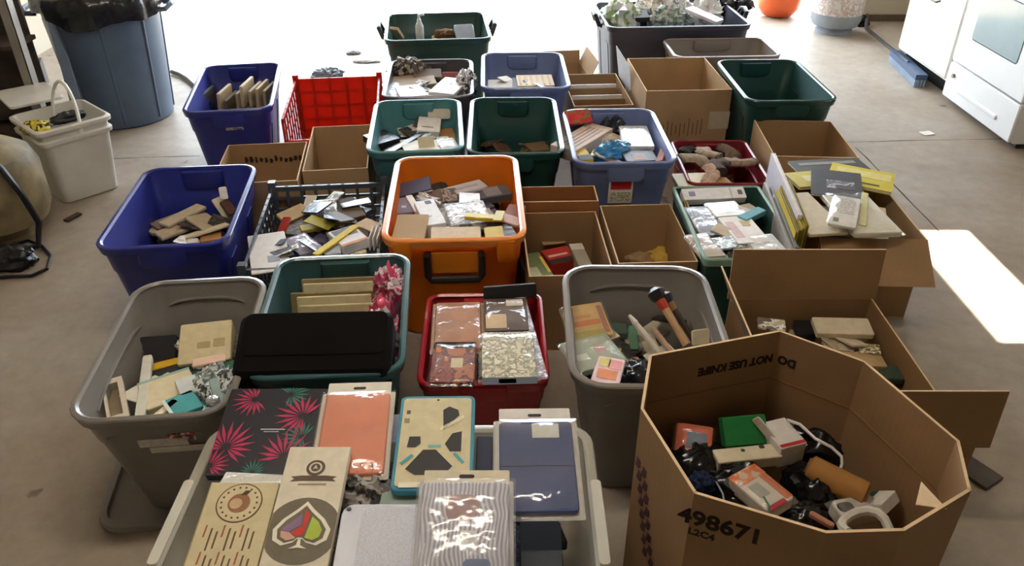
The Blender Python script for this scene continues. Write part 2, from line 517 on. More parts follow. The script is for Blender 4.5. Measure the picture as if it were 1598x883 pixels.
def filler(tname, label, loc, rz, w, l, z0, zcap, n, palette, seed, cat='packet', size=(0.09, 0.17), th=(0.012, 0.03), grp=None, name='packet'):
    """drop flat packets at random into a container until a height is reached: each rests on those below"""
    rnd = random.Random(seed); C = 0.01
    nx, ny = max(1, int(w / C)), max(1, int(l / C)); hm = np.full((nx, ny), z0)
    c, s = math.cos(R(rz)), math.sin(R(rz)); made = 0; tries = 0
    mats = [[glossy(p), paper(p), printed([p, shift(p, 1.5), shift(p, .6), p], 45, .35), printed([shift(p, 1.25), p, shift(p, 1.8)], 30, .3)] for p in palette]
    cache = {}
    while made < n and tries < n * 14:
        tries += 1
        ki = rnd.randrange(len(palette)); a = rnd.uniform(*size); b = a * rnd.uniform(.5, .75); t = rnd.uniform(*th)
        yaw = rnd.uniform(0, math.pi)
        ex = abs(a*math.cos(yaw))/2 + abs(b*math.sin(yaw))/2; ey = abs(a*math.sin(yaw))/2 + abs(b*math.cos(yaw))/2
        if 2*ex > w or 2*ey > l: continue
        x = rnd.uniform(-w/2 + ex, w/2 - ex); y = rnd.uniform(-l/2 + ey, l/2 - ey)
        i0, i1 = int((x-ex+w/2)/C), int((x+ex+w/2)/C)+1; j0, j1 = int((y-ey+l/2)/C), int((y+ey+l/2)/C)+1
        gx, gy = np.meshgrid(np.arange(i0, min(i1, nx)), np.arange(j0, min(j1, ny)), indexing='ij')
        px = (gx + .5)*C - w/2 - x; py = (gy + .5)*C - l/2 - y
        ux = px*math.cos(yaw) + py*math.sin(yaw); uy = -px*math.sin(yaw) + py*math.cos(yaw)
        ins = (abs(ux) <= a/2 + .005) & (abs(uy) <= b/2 + .005)
        if not ins.any(): continue
        z = hm[gx[ins], gy[ins]].max()
        if z + t > zcap: continue
        hm[gx[ins], gy[ins]] = z + t
        me = slab_mesh(a, b, t, .005, .003)
        o = link(name, me, mats[ki][rnd.randrange(4)])
        o.location = (loc[0] + x*c - y*s, loc[1] + x*s + y*c, loc[2] + z)
        o.rotation_euler = (R(rnd.uniform(-7, 7)), R(rnd.uniform(-7, 7)), R(rz) + yaw)
        sz = 'small' if a < size[0] + (size[1]-size[0])*.4 else 'larger'
        tag(o, sz + ' ' + tone(palette[ki]) + ' ' + label, cat, grp or label)
        made += 1

def scatter(T, where, w, l, z, n, palette, seed, size=(.07, .13), tilt=22, y0=0.0):
    """thin cards and sleeves lying at odd angles on top of a pile"""
    rnd = random.Random(seed); c, s = math.cos(T.rotation_euler.z), math.sin(T.rotation_euler.z)
    seen = {}
    for k in range(n):
        p = rnd.choice(palette); a = rnd.uniform(*size); b_ = a*rnd.uniform(.45, .7)
        x, y = rnd.uniform(-w/2, w/2), y0 + rnd.uniform(-l/2, l/2)
        o = link('card_sleeve', slab_mesh(a, b_, rnd.uniform(.003, .008), .004, .001), rnd.choice([paper(p), glossy(p), printed([p, shift(p, 1.4), shift(p, .6)], 40, .35)]))
        o.location = (T.location.x + x*c - y*s, T.location.y + x*s + y*c, z + rnd.uniform(0, .025))
        o.rotation_euler = (R(rnd.uniform(-tilt, tilt)), R(rnd.uniform(-tilt, tilt)), rnd.uniform(0, math.pi))
        side = ('left' if x < -w*.17 else 'right' if x > w*.17 else 'middle') + ' ' + ('front' if y < y0 else 'back')
        tag(o, 'thin %s card sleeve at the %s of the %s' % (tone(p), side, where), 'card sleeve', 'card sleeves in the ' + where)

# ------------------------------------------------------------------ the garage
XL, XR, YB, YF, ZC = -3.3, 3.3, -2.6, 6.5, 2.6
def struct(name, mb, m, parent=None, smooth=False):
    o = link(name, mb, m, parent, smooth)
    if parent is None: o['kind'] = 'structure'
    return o
CONC = concrete()
WALLM = mat('#b8ad9a', .8, 0, .04, 3)
struct('floor', MB().box(XL-.15, YB-.15, -.12, XR+.15, YF+.15, 0), CONC)
struct('floor_apron', MB().box(-9, YF+.15, -.2, 9, YF+9, -.008), CONC)
struct('ceiling', MB().box(XL-.15, YB-.15, ZC, XR+.15, YF+.15, ZC+.1), mat('#a89f92', .85, 0, .03, 4))
struct('wall_left', MB().box(XL-.15, YB-.15, 0, XL, YF+.15, ZC), WALLM)
struct('wall_rear', MB().box(XL, YB-.15, 0, XR, YB, ZC), WALLM)
WY0, WY1, WZ0, WZ1 = 2.20, 3.06, 1.61, 2.07
mb = MB(); x0, x1 = XR, XR+.12
mb.box(x0, YB-.15, 0, x1, WY0, ZC); mb.box(x0, WY1, 0, x1, YF+.15, ZC)
mb.box(x0, WY0, 0, x1, WY1, WZ0); mb.box(x0, WY0, WZ1, x1, WY1, ZC)
struct('wall_right', mb, WALLM)
DX0, DX1, DZ = -2.9, 2.55, 2.25
mb = MB()
mb.box(XL, YF, 0, DX0, YF+.15, ZC); mb.box(DX1, YF, 0, XR, YF+.15, ZC); mb.box(DX0, YF, DZ, DX1, YF+.15, ZC)
struct('wall_front', mb, WALLM)
struct('baseboard_front', MB().box(DX1, YF-.012, 0, XR, YF, .05), mat('#5a4a3a', .7, 0, .15, 20))
win = struct('window_1', MB().box(XR+.02, WY0, WZ0, XR+.10, WY0+.03, WZ1).box(XR+.02, WY1-.03, WZ0, XR+.10, WY1, WZ1), paper('#e8e4da'))
struct('pane', MB().box(XR+.058, WY0+.03, WZ0, XR+.062, WY1-.03, WZ1), clear_film('#ffffff', .01, .05, 0.0), win)
# control joints cut in the slab
JM = mat('#4a443c', .9, 0, .2, 20)
mb = MB(); rnd = random.Random(4)
def joint(p, q, wdt):
    p, q = Vector(p), Vector(q); n = int((q-p).length / .12); d = (q-p)/n; s = Vector((-d.y, d.x, 0)).normalized()
    a = []; 
    for i in range(n+1):
        c = p + d*i + s*rnd.uniform(-.004, .004); w2 = wdt*rnd.uniform(.3, 1)
        a += [c - s*w2 + Vector((0,0,.0006)), c + s*w2 + Vector((0,0,.0006))]
    mb.add(a, [(2*i, 2*i+1, 2*i+3, 2*i+2) for i in range(n)])
joint((1.706, 4.009, 0.000), (2.712, 4.062, -0.000), .005); joint((-2.205, 3.774, -0.000), (-1.600, 3.830, 0.000), .004); joint((1.800, 3.939, 0.000), (1.829, 3.000, 0.000), .005)
struct('floor_joint', mb, JM, bpy.data.objects['floor'])

# added shop light on the ceiling, out of view, brightening the tote tops
t = thing('added_ceiling_light', 'added long white shop light fixture under the ceiling above the totes', 'light', (-.35, 1.5, ZC))
link('housing', MB().box(-.62, -.09, -.06, .62, .09, 0), plastic('#eeeeea'), t, smooth=False)
lm = bpy.data.materials.new('added_lamp_tube'); lm.use_nodes = True
lm.node_tree.nodes['Principled BSDF'].inputs['Emission Color'].default_value = (1, .91, .78, 1)
lm.node_tree.nodes['Principled BSDF'].inputs['Emission Strength'].default_value = 22.0
for y in (-.045, .045):
    link('tube', MB().tube([(-.6, y, -.085), (.6, y, -.085)], .018), lm, t)

# ------------------------------------------------------------------ left: bin, pail, tank, shelf leg
t = thing('trash_can', 'large blue grey round trash can lined with a black bag', 'trash can', (-2.20, 4.42, 0))
GM = plastic('#55677b', .42)
mb = MB(); mb.lathe([(.235, 0), (.245, .01), (.29, .60), (.296, .64), (.312, .645), (.314, .69), (.300, .695), (.286, .69), (.280, .60), (.236, .03), (.0, .028)], 48)
link('body', mb, GM, t)
for a in (8, 188):
    mb = MB(); c, s = math.cos(R(a)), math.sin(R(a))
    pts = [(.30, -.09, .60), (.35, -.085, .60), (.37, -.05, .615), (.37, .05, .615), (.35, .085, .60), (.30, .09, .60)]
    mb.tube([(x*c - y*s, x*s + y*c, z) for x, y, z in pts], .014); link('handle', mb, GM, t)
for a in range(0, 360, 45):
    mb = MB(); c, s = math.cos(R(a+20)), math.sin(R(a+20))
    mb.tube([(.247*c, .247*s, .03), (.288*c, .288*s, .57)], .007, 6); link('rib', mb, GM, t)
def wob(r, z, th): return r + (.022 * mnoise.noise(Vector((math.cos(th)*5, math.sin(th)*5, z*9))) if r > .29 else 0)
def bagz(th): return .59 + .03*math.sin(th*2 + .8) + .02*math.sin(th*5)
rings = []; n = 56
for (r, k) in ((.325, 0), (.328, .35), (.326, .7), (.322, 1.0), (.30, 1.12), (.27, 1.02), (.25, .6)):
    ring = []
    for i in range(n):
        th = 2*math.pi*i/n; z0 = bagz(th); z = z0 + (.70 - z0)*k
        q = r + .012*mnoise.noise(Vector((math.cos(th)*9, math.sin(th)*9, z*14))) + .008*math.sin(th*17 + z*8)
        ring.append((q*math.cos(th), q*math.sin(th), z))
    rings.append(ring)
mb = MB(); mb.loft(rings, False, False)
link('bin_bag', mb, mat('#17181a', .25, 0, .1, 20, .5, 18, .6, '_bag'), t, angle=70)

# white pail
t = thing('pail', 'square white plastic pail filled with tools beside the trash can', 'bucket', (-2.03, 3.45, 0), 47)
WM = plastic('#d9d6cc', .4)
def pr_(z, off=0): 
    w = .25 + .06*z/.36
    return rr(w+2*off, w+2*off, .035, z, 5)
mb = MB(); mb.loft([pr_(0, -.006), pr_(.006), pr_(.33), pr_(.36), pr_(.36, -.004), pr_(.3, -.004), pr_(.01, -.004)]); link('body', mb, WM, t)
for z in (.285, .335):
    mb = MB(); mb.loft([pr_(z, .001), pr_(z+.004, .012), pr_(z+.02, .012), pr_(z+.026, .001)], False, False); link('rim', mb, WM, t)
pts = []
for k in range(13):
    a = math.pi*k/12; pts.append((.02 + .03*math.sin(a), -.152*math.cos(a), .31 + .19*math.sin(a)))
mb = MB(); mb.tube(pts, .008); link('handle', mb, plastic('#efeee8'), t)
lump('yellow_tool', 'yellow and black tool lying in the white pail', 'tool', (-2.10, 3.36, .315), (.06, .04, .035), 40, printed(['#c8b02a', '#22221e', '#d8c23a'], 30), .3, 3, 5)
lump('black_tool', 'black hand tool lying in the white pail', 'tool', (-2.02, 3.49, .315), (.075, .025, .03), 47, plastic('#1c1d1e'), .3, 4, 9)
slab('tray_lid', 'pale grey tray lid laid across the back of the white pail', 'lid', (-2.251, 3.463, 0.390), (-2.079, 3.615, 0.390), (-2.409, 3.705, 0.390), .012, WM, .02)

# tan tank with hose, power tool with cord
t = thing('tank', 'tan scuffed round tank at the left edge with a black hose', 'tank', (-2.15, 3.00, 0))
TM = mat('#8f7f5c', .55, 0, .3, 9, .2, 30)
mb = MB(); mb.lathe([(.12, 0), (.135, 0), (.135, .03), (.11, .05), (.19, .08), (.21, .13), (.212, .30), (.19, .36), (.13, .40), (.05, .415), (.045, .45), (.0, .452)], 40); link('body', mb, TM, t)
mb = MB(); mb.tube([(.03,-.03,.44), (.10,-.10,.43), (.17,-.13,.36), (.215,-.13,.24), (.235,-.12,.12), (.22,-.15,.03), (.10,-.24,.012), (-.1,-.26,.012)], .013); link('hose', mb, plastic('#16171a'), t)
t = thing('power_tool', 'black corded power tool lying on the floor at the left edge', 'tool', (-1.990, 2.736, 0.000))
mb = lump_mesh(.10, .06, .06, .3, 3, 2); link('body', mb, plastic('#1b1d22'), t)
base = Vector((-1.990, 2.736, 0.000))
mb = MB(); mb.tube([Vector(p) - base + Vector((0,0,.008)) for p in ((-2.065, 2.890, 0.000), (-2.018, 2.928, 0.000), (-1.941, 2.885, 0.000), (-1.863, 2.802, 0.000), (-1.830, 2.702, 0.000), (-1.864, 2.650, 0.000), (-1.937, 2.645, 0.000), (-2.050, 2.626, 0.000))], .007); link('cord', mb, plastic('#15161a'), t)

t = thing('shelf_unit', 'dark low shelf with a bright metal corner post behind the pail', 'shelf', (-2.68, 3.88, 0))
SM_ = mat('#a7a49e', .35, .6, .06, 12)
mb = MB(); mb.box(.33, -.10, 0, .375, -.096, 1.5).box(.371, -.10, 0, .375, -.05, 1.5); link('post', mb, SM_, t, smooth=False)
mb = MB(); mb.box(-.4, -.10, 0, -.36, -.096, 1.5); link('post', mb, SM_, t, smooth=False)
for z in (.12, .55): link('shelf_board', MB().box(-.4, -.09, z, .33, .12, z+.02), mat('#4a3a30', .8, 0, .2, 8), t, smooth=False)
link('back_panel', MB().box(-.4, .12, 0, .30, .135, 1.4), mat('#463c37', .85, 0, .2, 8), t, smooth=False)
slab('dark_case', 'dark brown case standing on the low shelf at the left', 'case', (-2.673, 3.874, 0.300), (-2.435, 3.970, 0.300), (-2.970, 4.397, 0.300), .14, mat('#3a2f2a', .7, 0, .2, 12), .01)
mb = MB(); mb.loft([[(-.03,-.01,0),(.03,-.01,0),(.03,.01,0),(-.03,.01,0)], [(-.022,-.01,.45),(.022,-.01,.45),(.022,.01,.45),(-.022,.01,.45)], [(-.022,-.01,.62),(-.01,-.01,.62),(-.01,.01,.62),(-.022,.01,.62)]])
o = link('plank', mb, mat('#6c7b8d', .5, 0, .08, 12)); o.location = (-2.24, 3.98, .0); o.rotation_euler = (R(-4), 0, R(20))
tag(o, 'blue grey plank standing upright between shelf post and trash can', 'plank')
# hose end behind the blue tote
mb = MB(); mb.tube([(-2.217, 5.161, 0.015), (-2.149, 5.108, 0.015), (-2.068, 5.017, 0.015), (-1.965, 4.868, 0.015), (-1.879, 4.691, 0.015)], .013)
tag(link('hose', mb, plastic('#3a3e42')), 'short dark hose on the floor behind the blue tote', 'hose')

# ------------------------------------------------------------------ right: stove, cabinet, tank, broom
t = thing('stove', 'white kitchen stove with oven window on the right', 'stove', (2.57, 4.29, 0))
EN = mat('#e4e6e6', .22, 0, .02, 5, 0, 80, .5, '_enamel')
SW = .38
link('body', MB().box(.03, -SW, .03, .66, SW, .90), EN, t, smooth=False)
link('plinth', MB().box(.06, -SW+.02, 0, .62, SW-.02, .03), plastic('#2a2a2a'), t, smooth=False)
def fpanel(nm, y0, y1, z0, z1, x0, m, r=.012, th=.03, par=None):
    mb = MB(); rings = [rr(y1-y0, z1-z0, r, 0, 3), rr(y1-y0, z1-z0, r, th-.006, 3), rr(y1-y0-.012, z1-z0-.012, r*.7, th, 3)]
    mb.loft(rings); mb.v = [(x0 - p[2], (y0+y1)/2 + p[0], (z0+z1)/2 + p[1]) for p in mb.v]
    return link(nm, mb, m, par or t)
dr = fpanel('drawer', -SW, SW, .035, .236, .03, EN)
fpanel('grip', -.22, .22, .10, .125, 0.002, EN, .01, .012, dr)
mb = MB(); mb.tube([(0, .30, .172), (-.012, .30, .172)], .012); link('emblem', mb, plastic('#8c8478'), dr)
dd = fpanel('door', -SW, SW, .245, .80, .03, EN)
fpanel('window', -.24, .24, .40, .68, .0, mat('#8fa3a6', .12, 0, .05, 4, 0, 80, .6, '_ovenglass'), .02, .003, dd)
mb = MB(); mb.tube([(0, -.3, .75), (-.045, -.3, .755), (-.045, .3, .755), (0, .3, .75)], .012); link('handle', mb, EN, dd)
link('cooktop', MB().box(.0, -SW, .90, .66, SW, .92), EN, t, smooth=False)
link('backguard', MB().box(.58, -SW, .92, .66, SW, 1.1), EN, t, smooth=False)
for y in (-.2, -.1, .1, .2):
    mb = MB(); mb.tube([(.03, y, .855), (-.02, y, .855)], .02); link('knob', mb, plastic('#dcdcdc'), t)

t = thing('base_cabinet', 'white worn kitchen base cabinet next to the stove', 'cabinet', (2.60, 5.05, 0))
CB = mat('#e2dfd4', .5, 0, .05, 6)
link('toe_kick', MB().box(.06, -.36, 0, .6, .36, .10), mat('#1d1a18', .8), t, smooth=False)
link('body', MB().box(.0, -.36, .10, .62, .36, .88), CB, t, smooth=False)
d1 = fpanel('door', -.34, .34, .115, .62, .0, CB, .006, .018)
mb = MB(); mb.tube([(-.018, -.05, .50), (-.04, -.045, .49), (-.04, .045, .49), (-.018, .05, .50)], .005); link('handle', mb, mat('#54504a', .4, .7), d1)
d2 = fpanel('drawer', -.34, .34, .635, .86, .0, CB, .006, .018)
mb = MB(); mb.tube([(-.018, -.05, .75), (-.04, -.045, .745), (-.04, .045, .745), (-.018, .05, .75)], .005); link('handle', mb, mat('#54504a', .4, .7), d2)
link('worktop', MB().box(-.02, -.37, .88, .64, .37, .92), mat('#cfc9bd', .4, 0, .05, 10), t, smooth=False)

t = thing('propane_tank', 'grey propane cylinder with a printed band near the wall', 'gas cylinder', (2.44, 6.19, 0))
PM = mat('#8b939a', .4, 0, .08, 8)
mb = MB(); mb.lathe([(.12, 0), (.135, 0), (.135, .025), (.12, .04), (.165, .06), (.182, .10), (.184, .29), (.17, .34), (.12, .385), (.06, .40), (.0, .402)], 40); link('body', mb, PM, t)
mb = MB(); mb.lathe([(.1855, .15), (.1865, .16), (.1865, .27), (.1855, .28)], 40, cap0=False, cap1=False); link('printed_band', mb, printed(['#c9c6c2', '#bdb2aa', '#b89a90', '#d0cdca'], 26), t)
mb = MB(); mb.lathe([(.10, .38), (.11, .38), (.11, .47), (.10, .47)], 24, cap0=False, cap1=False); link('collar', mb, PM, t)
mb = MB(); mb.lathe([(.02, .40), (.02, .44), (.035, .445), (.035, .46), (.0, .462)], 16); link('valve', mb, mat('#8a7a4a', .4, .8), t)
t = thing('orange_pail', 'round orange plastic pail beside the grey gas cylinder', 'bucket', (2.15, 6.68, 0))
OM = plastic('#e0602a')
mb = MB(); mb.lathe([(.09, 0), (.12, .012), (.165, .07), (.18, .15), (.165, .23), (.13, .28), (.12, .285), (.125, .28), (.155, .22), (.17, .15), (.15, .07), (.0, .02)], 36); link('body', mb, OM, t)
mb = MB(); mb.tube([(.125*math.cos(math.pi*k/10), 0, .28 + .12*math.sin(math.pi*k/10)) for k in range(11)], .005); link('handle', mb, plastic('#1c1c1c'), t)

t = thing('push_broom', 'push broom with pale blue bristle block on the floor by the cabinet', 'broom', (0, 0, 0))
a, b = Vector((2.590, 5.421, 0.060)), Vector((2.540, 4.892, 0.060)); d = (b-a).normalized(); s = Vector((0, 0, 1)).cross(d).normalized(); c = (a+b)/2
M = Matrix.Translation(c) @ Matrix.Rotation(math.atan2(d.y, d.x), 4, 'Z')
ln = (b-a).length
link('block', MB().box(-ln/2, -.035, -.012, ln/2, .035, .02, M), plastic('#3f5474'), t, smooth=False)
mb = MB()
for i in range(22):
    for j in range(4):
        x = -ln/2 + ln*(i+.5)/22; y = -.027 + .018*j
        mb.box(x-.006, y-.006, -.058, x+.006, y+.006, -.012, M)
link('bristles', mb, plastic('#9fb0c2'), t, smooth=False)
mb = MB(); mb.tube([c + Vector((0, 0, .015)), Vector((2.648, 6.094, 0.050)), Vector((2.78, 6.44, .06))], .013); link('handle', mb, plastic('#33302e'), t)
tag(lump('crumpled_rag', 'black crumpled rag on the floor between gas cylinder and cabinet', 'rag', (2.714, 6.359, 0.000), (.06, .05, .05), 20, fabric('#23201e'), .4, 3, 3))
slab('paper_scrap', 'small white paper scrap on the floor in front of the stove', 'paper', (2.230, 4.098, 0.004), (2.298, 4.116, 0.004), (2.276, 4.163, 0.004), .002, paper('#eeeae2'), .004)
slab('floor_stick', 'short dark stick lying on the floor beside the pail', 'stick', (-1.934, 3.100, 0.012), (-1.903, 3.172, 0.012), (-1.954, 3.124, 0.012), .01, paper('#3a2c22'), .003)

# ------------------------------------------------------------------ totes
BLUE, SLATE, TEAL, DKGR, GREY = '#262f86', '#6b7aa8', '#2f7479', '#1d4744', '#7d7771'
t_green_top = tote('storage_tote', 'dark green tote with black side handles at the far end', (-.45, 4.90, 0), 6, .62, .62, .38, '#23483f', handles='swing', hcol='#1c2224', tp=.04)
t_charcoal = tote('storage_tote', 'big charcoal grey tote heaped with bagged goods at the far end', (.96, 5.03, 0), 4, .86, .63, .42, '#454552', handles='swing', hcol='#24262a', tp=.04)
t_grey_far = tote('storage_tote', 'grey tote half hidden behind the empty dark green tote', (1.17, 4.52, 0), 3, .60, .38, .36, '#8a8078', tp=.04)
t_dkgreen_r = tote('storage_tote', 'empty dark green tote behind small carton on the right', (1.275, 3.84, 0), 1.5, .43, .64, .40, DKGR)
t_slate_up = tote('storage_tote', 'slate blue tote with a tan packet behind the dark green tote', (.06, 3.99, 0), 1.5, .435, .59, .40, SLATE)
t_char2 = tote('storage_tote', 'dark grey tote full of packets behind the teal tote', (-.41, 3.93, 0), 3, .44, .60, .38, '#4b484c')
t_blue_tl = tote('storage_tote', 'royal blue tote with small white sticker beside the red crate', (-1.32, 3.74, 0), 10, .395, .70, .40, BLUE)
t_teal = tote('storage_tote', 'teal tote holding white packets behind the orange tote', (-.405, 3.245, 0), 4.5, .395, .61, .40, '#437c82')
t_dkgreen = tote('storage_tote', 'dark green nearly empty tote in the middle of the group', (.01, 3.25, 0), 1, .395, .66, .40, DKGR)
t_slate = tote('storage_tote', 'slate blue tote with red and white sticker on its end', (.43, 3.13, 0), 1.7, .41, .60, .40, SLATE)
t_blue_ml = tote('storage_tote', 'royal blue tote holding loose papers beside the black crate', (-1.14, 2.50, 0), 6, .42, .63, .40, BLUE)
t_orange = tote('storage_tote', 'bright orange tote with a black front handle', (-.20, 2.57, 0), 2.5, .475, .68, .40, '#ee861c', handles=None, tp=.035, lip=.018, rimcol='#f0954a', glow=.42)
t_greenenv = tote('storage_tote', 'green tote full of cream envelopes with a black case on top', (-.492, 1.845, 0), 4.5, .41, .60, .40, '#33595c', hcol='#2d5052')
t_grey_l = tote('storage_tote', 'grey tote with torn white sticker at the left front', (-.875, 1.70, 0), 5.8, .385, .62, .386, GREY, tp=.07, rad=.07, handles='ridge')
t_grey_r = tote('storage_tote', 'grey tote beside the octagonal cardboard box', (.352, 1.765, 0), -1, .425, .57, .42, GREY, tp=.06, rad=.08, handles='ridge')
t_red = tote('storage_tote', 'low red tote holding cases in clear sleeves', (-.08, 1.86, 0), 1.2, .355, .445, .30, '#a81e28', tp=.03, rad=.03, lip=.012)
t_redsock = tote('storage_tote', 'dark red tote with grey socks behind the green crate', (.89, 3.20, 0), 0, .35, .47, .25, '#7e1824', tp=.03, rad=.03, lip=.012)
t_gcrate = tote('storage_tote', 'flat sided dark green bin of white packets', (.775, 2.49, 0), 1.4, .335, .545, .34, '#2b4d44', tp=.015, rad=.012, lip=.010, handles=None, rimcol='#86a89c', ribs=False)

# orange tote: latch lugs and black front handle
T = t_orange; l = .68/2 - .018
for x in (-.165, .165):
    mb = MB(); mb.loft([rr(.05, .03, .008, .31, 3, x, -l+.006), rr(.06, .04, .01, .34, 3, x, -l+.002), rr(.06, .04, .01, .39, 3, x, -l+.002)]); link('latch_lug', mb, plastic('#ee861c'), T)
mb = MB(); yf = -l - .012
mb.tube([(-.085, yf+.03, .345), (-.088, yf-.006, .34), (-.088, yf-.006, .27), (-.078, yf-.008, .255), (.078, yf-.008, .255), (.088, yf-.006, .27), (.088, yf-.006, .34), (.085, yf+.03, .345)], .0125); link('handle', mb, plastic('#1f1c1a'), T)
mb = MB(); mb.loft([rr(.15, .006, .002, .27, 2, 0, yf+.013), rr(.15, .006, .002, .35, 2, 0, yf+.005)]); link('handle_plate', mb, plastic('#ef8e26'), T)

# stickers
sticker(t_blue_tl, -.334, -.02, .055, .30, .33, .05, .42, printed(['#e8e6ea', '#c9c7d4', '#5a5a86'], 60), 'sticker')
st = sticker(t_slate, -.284, -.06, .035, .215, .32, .05, .40, paper('#e9e4dc'))
sticker(t_slate, -.284, -.052, .027, .28, .314, .05, .40, paper('#c8222c'), 'red_panel', .002, st)
sticker(t_slate, -.284, -.052, .027, .226, .268, .05, .40, printed(['#d8d2b8', '#9aa07a', '#e9e4dc'], 90), 'text_panel', .002, st)
sk = mat('#d8d0c4', .7, 0, .1, 50)
for (x0, x1, z0, z1, m) in ((-.045, .070, .272, .300, sk), (-.025, .105, .248, .269, sk), (.030, .090, .288, .316, printed(['#d8d0c4', '#b23a30', '#2a2422', '#d8d0c4'], 45))):
    sticker(t_grey_l, -.294, x0, x1, z0, z1, .07, .386, m, 'sticker')

# lid under the left grey tote
t = thing('tote_lid', 'grey tote lid lying on the floor under the left grey tote', 'lid', (-.875, 1.66, 0), 9)
LM = plastic('#8c857e', .5)
mb = MB(); mb.loft([rr(.46, .47, .07, 0, 5), rr(.47, .48, .075, .012, 5), rr(.465, .475, .075, .024, 5), rr(.43, .44, .06, .025, 5), rr(.425, .435, .06, .012, 5)]); link('lid_plate', mb, LM, t)
bpy.data.objects[t_grey_l.name].location.z = .014

# clear tote in front
CT = (-.258, 1.19)
clearm = clear_film('#e9e4d4', .42, .22, .25, 6)
t_clear = tote('storage_tote', 'long clear plastic tote in front topped with tablet cases', (CT[0], CT[1], 0), 0, .89, .46, .36, clearm, tp=.03, rad=.04, lip=.02, handles=None, ribs=False)
rimw = clear_film('#e9e4d4', .72, .2, .1, 6)
for s in (-1, 1):
    mb = MB(); x = s*.438
    mb.loft([rr(.016, .20, .006, .325, 3, x, -.06), rr(.022, .22, .008, .345, 3, x, -.06), rr(.022, .22, .008, .364, 3, x, -.06)]); link('end_grip', mb, rimw, t_clear)

# ------------------------------------------------------------------ red folding crate and black crate
def crate(name, label, loc, rz, W, L, H, m, nx, nz, bar, low_front=None, solid_back=False):
    t = thing(name, label, 'crate', loc, rz)
    link('base', MB().box(-W/2, -L/2, 0, W/2, L/2, .012), m, t, smooth=False)
    for nm, w, x, y, a, h in (('side_panel', L, -W/2, 0, 90, H), ('side_panel', L, W/2, 0, 90, H), ('end_panel', W, 0, L/2, 0, H), ('end_panel', W, 0, -L/2, 0, low_front or H)):
        sb = solid_back and nm == 'end_panel'
        mb = lattice_panel(w, h, .010, int(nx * w / L), nz, bar)
        if sb: mb.box(-w/2, -.004, 0, w/2, .004, h - .02)
        o = link(nm, mb, m, t, smooth=False); o.location = (x, y, 0); o.rotation_euler = (0, 0, R(a))
    for sx in (-1, 1):
        for sy in (-1, 1):
            if low_front and sy < 0: continue
            link('corner_post', MB().box(sx*W/2-.014, sy*L/2-.014, 0, sx*W/2+.014, sy*L/2+.014, H+.022), m, t, smooth=False)
    return t
RED = thin_plastic('#cf3a24', .34)
t_redcrate = crate('folding_crate', 'bright red plastic folding crate standing empty', (-.885, 3.87, 0), 7, .435, .60, .30, RED, 8, 4, .012, low_front=.20, solid_back=True)
BLK = plastic('#4a5058', .18)
t_milk = crate('lattice_crate', 'black lattice crate full of mixed packets next to orange tote', (-.685, 2.545, 0), 5.5, .43, .62, .30, BLK, 12, 6, .011)

# ------------------------------------------------------------------ cartons
K1, K2, K3 = '#a3815c', '#94734f', '#ae8e68'
b_c5 = carton('carton', 'empty tan carton with hand lettering between totes at the back', (.845, 4.05, 0), 3.0, .42, .53, .36, K3)
INK = paper('#6a4a30')
mb = MB(); rnd = random.Random(8); 
for i in range(11):      # illegible tall marker strokes
    x = -.13 + .021*i; a = rnd.uniform(-.012, .012); z0 = .13 + rnd.uniform(-.01, .01); z1 = .20 + rnd.uniform(-.02, .02)
    mb.box(x-.002, -.2662, 0, x+.002, -.2652, 1, Matrix.Translation((0, 0, z0)) @ Matrix.Diagonal((1, 1, z1-z0, 1)) )
link('marker_strokes', mb, INK, b_c5, smooth=False)
link('packing_tape', MB().box(.115, -.2668, .16, .215, -.2655, .25), glossy('#c9b8a0'), b_c5, smooth=False)
link('packing_tape', MB().box(-.20, -.2668, .005, .19, -.2655, .035), glossy('#cbb79c'), b_c5, smooth=False)
b_a = carton('carton', 'low carton with white paper edges behind the slate blue tote', (.44, 4.10, 0), 4, .30, .50, .26, K2)
for y in (-.09, .08):
    link('divider', MB().box(-.14, y-.003, .005, .14, y+.003, .235), kraft(K2), b_a, smooth=False)
for k, y in enumerate((-.075, .095)):
    link('paper_edge', MB().box(-.135, y, .20, .125, y+.006, .252), paper('#ebe7e0'), b_a, smooth=False)
b_a2 = carton('carton', 'carton with a raised flap behind the small slate blue tote', (.30, 4.53, 0), 8, .24, .30, .22, K3, flaps=(('right', .10, 25), ('back', .07, 15)))
slab('white_sheet', 'white sheet leaning on the left side of the lettered carton', 'paper', (0.640, 4.161, 0.200), (0.585, 4.320, 0.260), (0.612, 4.051, 0.380), .002, paper('#eceef2'), .002)
b_c1 = carton('carton', 'open carton with dark marks inside in front of the blue tote', (-1.035, 3.07, 0), 6.8, .335, .40, .30, K1)
mb = MB(); rnd = random.Random(5)
for k in range(12):     # blurred dark marks on the inside of the far panel
    x = -.10 + .021*k; w2 = rnd.uniform(.005, .009); z0 = .215 + rnd.uniform(-.004, .004)
    mb.box(x-w2, .1935, z0, x+w2*.5, .1948, z0 + rnd.uniform(.018, .028)); mb.box(x-w2*.6, .1935, z0+.008, x+w2, .1948, z0+.014)
link('blurred_marks', mb, paper('#2c1d12'), b_c1, smooth=False)
b_c2 = carton('carton', 'small empty open carton in front of the red crate', (-.745, 3.235, 0), 6.8, .262, .485, .30, K3)
b_d = carton('carton', 'small empty carton in front of the right green tote', (1.285, 3.33, 0), -3, .35, .42, .30, K1)
b_eb = carton('carton', 'rust brown carton panel behind the olive packet carton', (.17, 2.70, 0), 2, .29, .13, .335, '#96603a')
b_e = carton('carton', 'carton holding olive and red packets beside orange tote', (.180, 2.40, 0), 3, .275, .44, .30, K2)
